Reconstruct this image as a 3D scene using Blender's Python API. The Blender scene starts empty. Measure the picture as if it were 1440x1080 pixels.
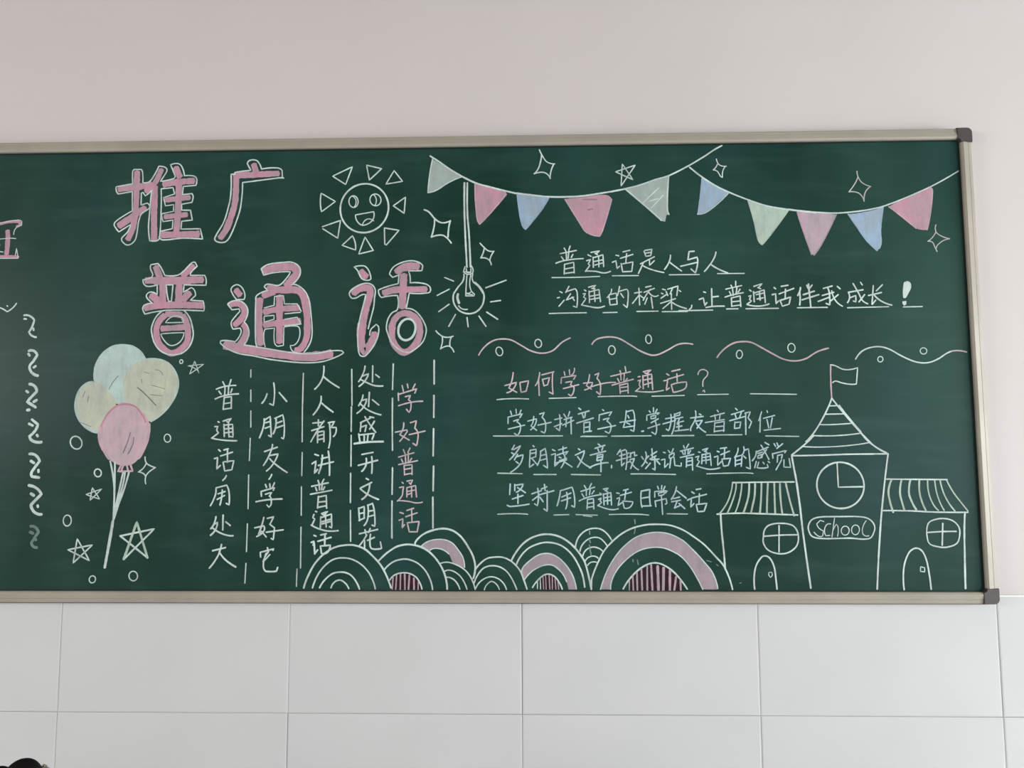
import bpy, math, random
from mathutils import Vector, Matrix
from mathutils.geometry import tessellate_polygon

random.seed(7)
scene = bpy.context.scene
COL = scene.collection

# ---------------------------------------------------------------- camera
CX, CZ, CD = 0.0291, 1.5710, 1.9572
YAW, PIT, ROLL, FPX = -0.02657, 0.08715, -0.00383, 1048.7


def ray_dir(u, v):
    """World direction of the view ray through a point of the 1440x1080 frame."""
    u -= 720; v -= 540
    u, v = u*math.cos(ROLL) + v*math.sin(ROLL), -u*math.sin(ROLL) + v*math.cos(ROLL)
    x, y, z = u/FPX, 1.0, -v/FPX
    y, z = y*math.cos(PIT) - z*math.sin(PIT), y*math.sin(PIT) + z*math.cos(PIT)
    x, y = x*math.cos(YAW) + y*math.sin(YAW), -x*math.sin(YAW) + y*math.cos(YAW)
    return Vector((x, y, z))


def on_plane(u, v, Y):
    d = ray_dir(u, v)
    t = (Y + CD)/d.y
    return CX + d.x*t, CZ + d.z*t


fwd = ray_dir(720, 540).normalized()
right = (ray_dir(721, 540) - ray_dir(720, 540)).normalized()
up = (ray_dir(720, 539) - ray_dir(720, 540)).normalized()
cam_data = bpy.data.cameras.new('camera')
cam_data.sensor_width = 36
cam_data.lens = FPX*36/1440
cam_data.clip_start = 0.02
cam = bpy.data.objects.new('camera', cam_data)
COL.objects.link(cam)
cam.matrix_world = Matrix(((right.x, up.x, -fwd.x, CX), (right.y, up.y, -fwd.y, -CD),
                           (right.z, up.z, -fwd.z, CZ), (0, 0, 0, 1)))
scene.camera = cam

# ---------------------------------------------------------------- world, lights, exposure
world = bpy.data.worlds.new('world')
scene.world = world
world.use_nodes = True
world.node_tree.nodes['Background'].inputs[0].default_value = (0.94, 0.97, 1.0, 1)
world.node_tree.nodes['Background'].inputs[1].default_value = 1.0


def area(name, loc, target, w, h, power, color):
    l = bpy.data.lights.new(name, 'AREA')
    l.shape = 'RECTANGLE'; l.size = w; l.size_y = h
    l.energy = power; l.color = color
    o = bpy.data.objects.new(name, l); COL.objects.link(o)
    o.location = loc
    o.rotation_euler = (Vector(target) - Vector(loc)).to_track_quat('-Z', 'Y').to_euler()
    return o


# daylight through the window openings of the right hand wall, weaker daylight from the corridor side
area('window_light_right', (4.42, -1.75, 1.45), (0, -1.75, 1.45), 1.9, 1.2, 48, (0.90, 0.96, 1.0))
area('window_light_right', (4.42, -4.75, 1.45), (0, -4.75, 1.45), 2.3, 1.2, 44, (0.90, 0.96, 1.0))
area('window_light_left', (-4.42, -3.2, 2.15), (0, -3.0, 1.2), 2.2, 0.8, 36, (0.98, 0.98, 0.96))

scene.view_settings.view_transform = 'Standard'
scene.view_settings.look = 'None'
scene.view_settings.gamma = 1
scene.view_settings.use_curve_mapping = False
scene.view_settings.exposure = 1.42

# ---------------------------------------------------------------- materials


def nt(name):
    m = bpy.data.materials.new(name); m.use_nodes = True
    t = m.node_tree
    return m, t, t.nodes['Principled BSDF']


def N(t, kind, **kw):
    n = t.nodes.new(kind)
    for k, v in kw.items():
        if k in n.inputs: n.inputs[k].default_value = v
        else: setattr(n, k, v)
    return n


def coords(t, scale=(1, 1, 1), rot=(0, 0, 0)):
    tc = t.nodes.new('ShaderNodeTexCoord')
    mp = t.nodes.new('ShaderNodeMapping')
    mp.inputs['Scale'].default_value = scale
    mp.inputs['Rotation'].default_value = rot
    t.links.new(tc.outputs['Object'], mp.inputs['Vector'])
    return mp.outputs[0]


def noise(t, vec, scale, detail=3, rough=0.5):
    n = N(t, 'ShaderNodeTexNoise')
    n.inputs['Scale'].default_value = scale
    n.inputs['Detail'].default_value = detail
    n.inputs['Roughness'].default_value = rough
    t.links.new(vec, n.inputs['Vector'])
    return n.outputs['Fac']


def ramp(t, fac, a, b, ca=(0, 0, 0, 1), cb=(1, 1, 1, 1)):
    r = t.nodes.new('ShaderNodeValToRGB')
    r.color_ramp.elements[0].position = a; r.color_ramp.elements[0].color = ca
    r.color_ramp.elements[1].position = b; r.color_ramp.elements[1].color = cb
    t.links.new(fac, r.inputs[0])
    return r.outputs[0]


def mix(t, fac, a, b):
    m = t.nodes.new('ShaderNodeMix'); m.data_type = 'RGBA'
    for sock, v in ((m.inputs[0], fac), (m.inputs[6], a), (m.inputs[7], b)):
        if isinstance(v, (tuple, float, int)): sock.default_value = v
        else: t.links.new(v, sock)
    return m.outputs[2]


def bump(t, b, h, dist, strength=1.0):
    n = t.nodes.new('ShaderNodeBump')
    n.inputs['Distance'].default_value = dist
    n.inputs['Strength'].default_value = strength
    t.links.new(h, n.inputs['Height'])
    t.links.new(n.outputs[0], b.inputs['Normal'])


def c4(r, g, b): return (r, g, b, 1)


def plain(name, col, rough=0.5, metal=0.0, grain=0.0, gscale=60):
    m, t, b = nt(name)
    b.inputs['Roughness'].default_value = rough
    b.inputs['Metallic'].default_value = metal
    v = coords(t)
    n = noise(t, v, gscale, 4)
    lo = tuple(x*0.9 for x in col); hi = tuple(min(1, x*1.08) for x in col)
    t.links.new(ramp(t, n, 0.3, 0.7, c4(*lo), c4(*hi)), b.inputs['Base Color'])
    if grain: bump(t, b, n, grain)
    return m


def plaster_material():
    m, t, b = nt('wall_paint')
    b.inputs['Roughness'].default_value = 0.62
    v = coords(t)
    big = noise(t, v, 0.9, 3, 0.6)
    fine = noise(t, v, 220, 3)
    t.links.new(ramp(t, big, 0.3, 0.75, c4(0.675, 0.615, 0.59), c4(0.72, 0.66, 0.645)), b.inputs['Base Color'])
    bump(t, b, fine, 0.0003, 0.5)
    return m


def tile_material():
    m, t, b = nt('ceramic_tile')
    b.inputs['Roughness'].default_value = 0.16
    b.inputs['Specular IOR Level'].default_value = 0.45
    v = coords(t)
    big = noise(t, v, 2.2, 2, 0.5)
    info = t.nodes.new('ShaderNodeObjectInfo')
    base = ramp(t, big, 0.3, 0.7, c4(0.685, 0.69, 0.68), c4(0.73, 0.73, 0.725))
    t.links.new(base, b.inputs['Base Color'])
    bump(t, b, noise(t, v, 5, 1), 0.0006, 0.5)
    return m


def board_material():
    m, t, b = nt('green_enamel')
    b.inputs['Specular IOR Level'].default_value = 0.15
    v = coords(t)
    vs = coords(t, (1.0, 1, 0.45))
    vw = coords(t, (1, 1, 5), (0, 0.35, 0))
    dust = noise(t, vs, 1.7, 4, 0.6)
    wipe = noise(t, vw, 3.5, 3, 0.6)
    fine = noise(t, v, 420, 2)
    c = ramp(t, dust, 0.36, 0.68, c4(0.007, 0.035, 0.026), c4(0.024, 0.076, 0.058))
    hue = noise(t, coords(t, (1, 1, 0.6), (0, 0.2, 0)), 3.1, 2, 0.5)
    c = mix(t, ramp(t, hue, 0.45, 0.72, c4(0, 0, 0), c4(0.45, 0.45, 0.45)), c, c4(0.020, 0.066, 0.072))
    c = mix(t, ramp(t, wipe, 0.52, 0.9, c4(0, 0, 0), c4(0.34, 0.34, 0.34)), c, c4(0.07, 0.14, 0.12))
    t.links.new(c, b.inputs['Base Color'])
    t.links.new(ramp(t, dust, 0.3, 0.8, c4(0.34, 0.34, 0.34), c4(0.5, 0.5, 0.5)), b.inputs['Roughness'])
    bump(t, b, fine, 0.00005, 0.4)
    return m


BOARD_C = c4(0.022, 0.065, 0.05)


def chalk_material(name, col, worn):
    m, t, b = nt(name)
    b.inputs['Roughness'].default_value = 0.95
    b.inputs['Specular IOR Level'].default_value = 0.1
    v = coords(t)
    grain = noise(t, v, 650, 2, 0.7)
    vs = coords(t, (1, 1, 0.25), (0, 0.5, 0))
    streak = noise(t, vs, 70 if worn else 90, 3, 0.6)
    patch = noise(t, v, 22, 2, 0.6)
    gm = sum(col)/3
    lo = tuple((x*0.6+gm*0.4)*(0.86 if worn else 0.74) for x in col)
    c = mix(t, ramp(t, patch, 0.35, 0.7), c4(*lo), c4(*col))
    thin = ramp(t, grain, 0.30, 0.44)
    c = mix(t, thin, mix(t, 0.3 if worn else 0.42, c, BOARD_C), c)
    s = ramp(t, streak, 0.30, 0.55 if worn else 0.42)
    c = mix(t, s, mix(t, 0.15 if worn else 0.22, c, BOARD_C), c)
    t.links.new(c, b.inputs['Base Color'])
    bump(t, b, grain, 0.0002, 0.5)
    return m


CHALK = {
    'w': ('white_chalk', (0.72, 0.88, 0.82)), 'p': ('pink_chalk', (0.66, 0.33, 0.43)),
    'q': ('light_pink_chalk', (0.70, 0.48, 0.54)), 'r': ('rose_chalk', (0.66, 0.30, 0.38)),
    'm': ('mauve_chalk', (0.58, 0.42, 0.50)), 'n': ('dusty_pink_chalk', (0.47, 0.36, 0.42)),
    'c': ('blue_white_chalk', (0.52, 0.75, 0.78)), 'e': ('pink_white_chalk', (0.76, 0.60, 0.64)),
    'b': ('pale_blue_chalk', (0.36, 0.52, 0.68)), 'y': ('cream_chalk', (0.62, 0.66, 0.51)),
    't': ('aqua_chalk', (0.56, 0.74, 0.68)), 'h': ('grey_green_chalk', (0.44, 0.56, 0.50)),
    'g': ('pale_green_chalk', (0.52, 0.68, 0.55)), 'd': ('faint_chalk', (0.20, 0.34, 0.29)),
    'k': ('bare_streak_chalk', (0.20, 0.27, 0.21)), 'a': ('greyed_pink_chalk', (0.36, 0.27, 0.32)),
    'v': ('plum_rubbed_chalk', (0.05, 0.014, 0.026)), 'o': ('warm_white_chalk', (0.66, 0.64, 0.60)),
}
_cm = {}


def chalk(letter, worn):
    key = (letter, worn)
    if key not in _cm:
        n, c = CHALK[letter]
        _cm[key] = chalk_material(n + ('_rubbed' if worn else ''), c, worn)
    return _cm[key]


M_PLASTER = plaster_material()
M_TILE = tile_material()
M_GROUT = plain('grout', (0.46, 0.46, 0.445), 0.9, 0, 0.0003, 200)
M_BOARD = board_material()
M_ALU = plain('champagne_aluminium', (0.43, 0.39, 0.32), 0.5, 0.12, 0, 8)
M_CAP = plain('brown_plastic', (0.075, 0.062, 0.058), 0.45)
M_GASKET_SHADE = plain('black_gasket_shade', (0.012, 0.014, 0.012), 0.7)
M_FLOOR = plain('terrazzo', (0.42, 0.41, 0.39), 0.35, 0, 0, 120)
M_CEIL = plain('ceiling_paint', (0.25, 0.24, 0.225), 0.9)

# ---------------------------------------------------------------- mesh helpers


def mesh_obj(name, verts, faces, mats, parent=None, loc=(0, 0, 0), midx=None, smooth=False):
    me = bpy.data.meshes.new(name)
    me.from_pydata([tuple(v) for v in verts], [], faces)
    for m in (mats if isinstance(mats, (list, tuple)) else [mats]):
        me.materials.append(m)
    if midx: me.polygons.foreach_set('material_index', midx)
    if smooth: me.polygons.foreach_set('use_smooth', [True]*len(me.polygons))
    me.validate(); me.update()
    o = bpy.data.objects.new(name, me)
    COL.objects.link(o)
    o.location = loc
    if parent: o.parent = parent
    return o


def box(x0, x1, y0, y1, z0, z1, V, F):
    n = len(V)
    V += [(x0, y0, z0), (x1, y0, z0), (x1, y1, z0), (x0, y1, z0), (x0, y0, z1), (x1, y0, z1), (x1, y1, z1), (x0, y1, z1)]
    F += [[n+a for a in f] for f in ((0, 3, 2, 1), (4, 5, 6, 7), (0, 1, 5, 4), (2, 3, 7, 6), (1, 2, 6, 5), (3, 0, 4, 7))]


# ---------------------------------------------------------------- the room
X0, X1 = -4.5, 4.5
V, F = [], []
box(X0, X1, 0.004, 0.16, 0, 3.3, V, F)
wall_back = mesh_obj('wall_back', V, F, M_PLASTER); wall_back['kind'] = 'structure'
V, F = [], []
box(X0, X1, 0.0036, 0.004, 0.0, 1.1975, V, F)
g = mesh_obj('grout_bed', V, F, M_GROUT, wall_back)
V, F = [], []
box(X0, X1, -7.5, 0.16, -0.1, 0, V, F)
fl = mesh_obj('floor', V, F, M_FLOOR); fl['kind'] = 'structure'
V, F = [], []
box(X0, X1, -7.5, 0.16, 3.3, 3.4, V, F)
ce = mesh_obj('ceiling', V, F, M_CEIL); ce['kind'] = 'structure'

V, F = [], []
box(X0, X1, -7.66, -7.5, 0, 3.3, V, F)
w = mesh_obj('wall_front', V, F, M_PLASTER); w['kind'] = 'structure'


def side_wall(name, xa, xb, openings):
    """A wall pierced by window openings (y0, y1, z0, z1), built from the strips round them."""
    V, F = [], []
    y = -7.5
    for (a, b, z0, z1) in openings:
        box(xa, xb, y, a, 0, 3.3, V, F)
        box(xa, xb, a, b, 0, z0, V, F)
        box(xa, xb, a, b, z1, 3.3, V, F)
        y = b
    box(xa, xb, y, 0.004, 0, 3.3, V, F)
    w = mesh_obj(name, V, F, M_PLASTER); w['kind'] = 'structure'


side_wall('wall_right', X1, X1+0.16, [(-5.95, -3.55, 0.8, 2.1), (-2.75, -0.75, 0.8, 2.1)])
side_wall('wall_left', X0-0.16, X0, [(-4.35, -2.05, 1.7, 2.6)])

# wall tiles, 600 x 300, four courses: each one a bevelled slab of its own
TW, TH, GAP, BV = 0.6, 0.3, 0.0011, 0.0045


def tile_mesh():
    x0, x1, z0, z1 = GAP/2, TW-GAP/2, GAP/2, TH-GAP/2
    a = [(x0, z0), (x1, z0), (x1, z1), (x0, z1)]
    rings = []
    for ins, y in ((0, 0.0036), (0, 0.0012), (BV*0.45, 0.0003), (BV, 0.0)):
        rings.append([(x0+ins, y, z0+ins), (x1-ins, y, z0+ins), (x1-ins, y, z1-ins), (x0+ins, y, z1-ins)])
    V = [p for r in rings for p in r]
    F = []
    for k in range(3):
        for i in range(4):
            j = (i+1) % 4
            F.append([k*4+i, k*4+j, k*4+4+j, k*4+4+i])
    F.append([12, 13, 14, 15])
    me = bpy.data.meshes.new('tile'); me.from_pydata(V, [], F); me.materials.append(M_TILE)
    return me


tm = tile_mesh()
for row in range(4):
    for colm in range(-7, 7):
        o = bpy.data.objects.new('tile', tm); COL.objects.link(o)
        o.parent = wall_back
        o.location = (colm*TW + random.uniform(-.0004, .0004), random.uniform(-.00025, .00005), row*TH)
        o.rotation_euler = (random.uniform(-.0016, .0016), 0, random.uniform(-.001, .001))

# ---------------------------------------------------------------- chalkboard
XR, ZT, ZB = 1.1905, 2.4098, 1.1811
XL = XR - 4.0
BY = -0.016           # board face
FY = -0.030           # front of the frame
RW = 0.0295           # width of the frame rails
board = bpy.data.objects.new('chalkboard', None)
COL.objects.link(board)
board.location = ((XL+XR)/2, 0, ZB)
board['label'] = 'long green chalkboard in a beige aluminium frame, covered in chalk drawings and Chinese writing'
board['category'] = 'chalkboard'
OX, OZ = board.location.x, ZB

V, F = [], []
box(XL+0.01-OX, XR-0.01-OX, BY, 0.0, 0.01, ZT-ZB-0.01, V, F)
panel = mesh_obj('board_panel', V, F, M_BOARD, board)


def profile(depth0, w):
    """Rail section: (offset from the outer edge, y)."""
    return [(0.0015, 0.0), (0.0015, -0.006), (0.0, -0.007), (0.0, FY+0.008), (0.0010, FY+0.0055), (0.0035, FY+0.0040),
            (0.010, FY+0.0028), (0.0104, FY+0.0034), (0.0112, FY+0.0026), (w-0.0065, FY), (w-0.0055, FY), (w-0.0012, FY+0.0030),
            (w, FY+0.0055), (w, BY)]


def rail(name, p0, p1, inward):
    """p0, p1 in the board plane (x, z) along the outer edge; inward is the unit direction to the board."""
    prof = profile(0, RW)
    V, F = [], []
    for p in (p0, p1):
        for (w, y) in prof:
            V.append((p[0]+inward[0]*w-OX, y, p[1]+inward[1]*w-OZ))
    n = len(prof)
    for i in range(n-1):
        F.append([i, i+1, n+i+1, n+i])
    F.append(list(range(n))); F.append([n+i for i in range(n)])
    F.append([0, n-1, 2*n-1, n])
    return mesh_obj(name, V, F, M_ALU, board)


CAP = 0.0385
V, F = [], []
box(XL+0.02-OX, XR-0.02-OX, -0.019, 0.0, -0.0019, 0.0, V, F)
box(XL+0.02-OX, XR-0.02-OX, -0.019, 0.0, ZT-ZB, ZT-ZB+0.0011, V, F)
be_ = mesh_obj('backing_edge', V[:8], F[:6], M_CAP, board)
mesh_obj('backing_edge', V[8:], [[i-8 for i in f] for f in F[6:]], M_CAP, board)
rail('frame_rail', (XL+CAP, ZT), (XR-CAP, ZT), (0, -1))
rail('frame_rail', (XL+CAP, ZB), (XR-CAP, ZB), (0, 1))
rail('frame_rail', (XR, ZB+CAP), (XR, ZT-CAP), (-1, 0))
rail('frame_rail', (XL, ZB+CAP), (XL, ZT-CAP), (1, 0))


def corner_cap(cx, cz, sx, sz):
    """Rounded L shaped corner: outer corner at (cx, cz); sx, sz point inwards."""
    ro, ri, e = 0.014, 0.009, 0.0008
    pts = []
    for k in range(7):
        a = math.pi/2*k/6
        pts.append((ro-ro*math.cos(a), ro-ro*math.sin(a)))        # outer rounding, from (0,ro) to (ro,0)
    pts += [(CAP+0.0005, 0), (CAP+0.0005, RW+0.0005)]
    for k in range(6):
        a = math.pi/2*k/5
        pts.append((RW+ri+0.0005-ri*math.sin(a), RW+0.0005+ri-ri*math.cos(a)))
    pts.append((0+RW+0.0005, CAP+0.0005)); pts.append((0, CAP+0.0005))
    pts2 = []
    for p in pts:
        if not pts2 or (abs(p[0]-pts2[-1][0])+abs(p[1]-pts2[-1][1])) > 1e-5: pts2.append(p)
    pts = pts2
    n = len(pts)
    cxm = sum(p[0] for p in pts)/n; czm = sum(p[1] for p in pts)/n
    V, F = [], []
    for ins, y in ((0, 0.0), (0, FY+0.003), (0.06, FY-0.0012)):
        for (a, b) in pts:
            a2 = a+(0.016-a)*ins; b2 = b+(0.016-b)*ins
            V.append((cx+sx*a2-OX, y, cz+sz*b2-OZ))
    for k in range(2):
        for i in range(n):
            j = (i+1) % n
            F.append([k*n+i, k*n+j, k*n+n+j, k*n+n+i])
    tri = tessellate_polygon([[Vector((p[0], p[1], 0)) for p in pts]])
    F += [[2*n+i for i in tr] for tr in tri]
    return mesh_obj('corner_cap', V, F, M_CAP, board)


corner_cap(XR, ZT, -1, -1); corner_cap(XR, ZB, -1, 1); corner_cap(XL, ZT, 1, -1); corner_cap(XL, ZB, 1, 1)

for nm, r in (('gasket_shade_strip', (XL+RW, XR-RW, ZT-RW-0.0022, ZT-RW)), ('gasket_shade_strip', (XR-RW-0.0026, XR-RW, ZB+RW, ZT-RW)),
              ('gasket_shade_strip', (XL+RW, XR-RW, ZB+RW, ZB+RW+0.0012)), ('gasket_shade_strip', (XL+RW, XL+RW+0.0026, ZB+RW, ZT-RW))):  # black gasket strips, also standing in for the rails' shadow line on the board
    V, F = [], []
    box(r[0]-OX, r[1]-OX, BY-0.004, BY-0.0001, r[2]-OZ, r[3]-OZ, V, F)
    mesh_obj(nm, V, F, M_GASKET_SHADE, board)

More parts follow.
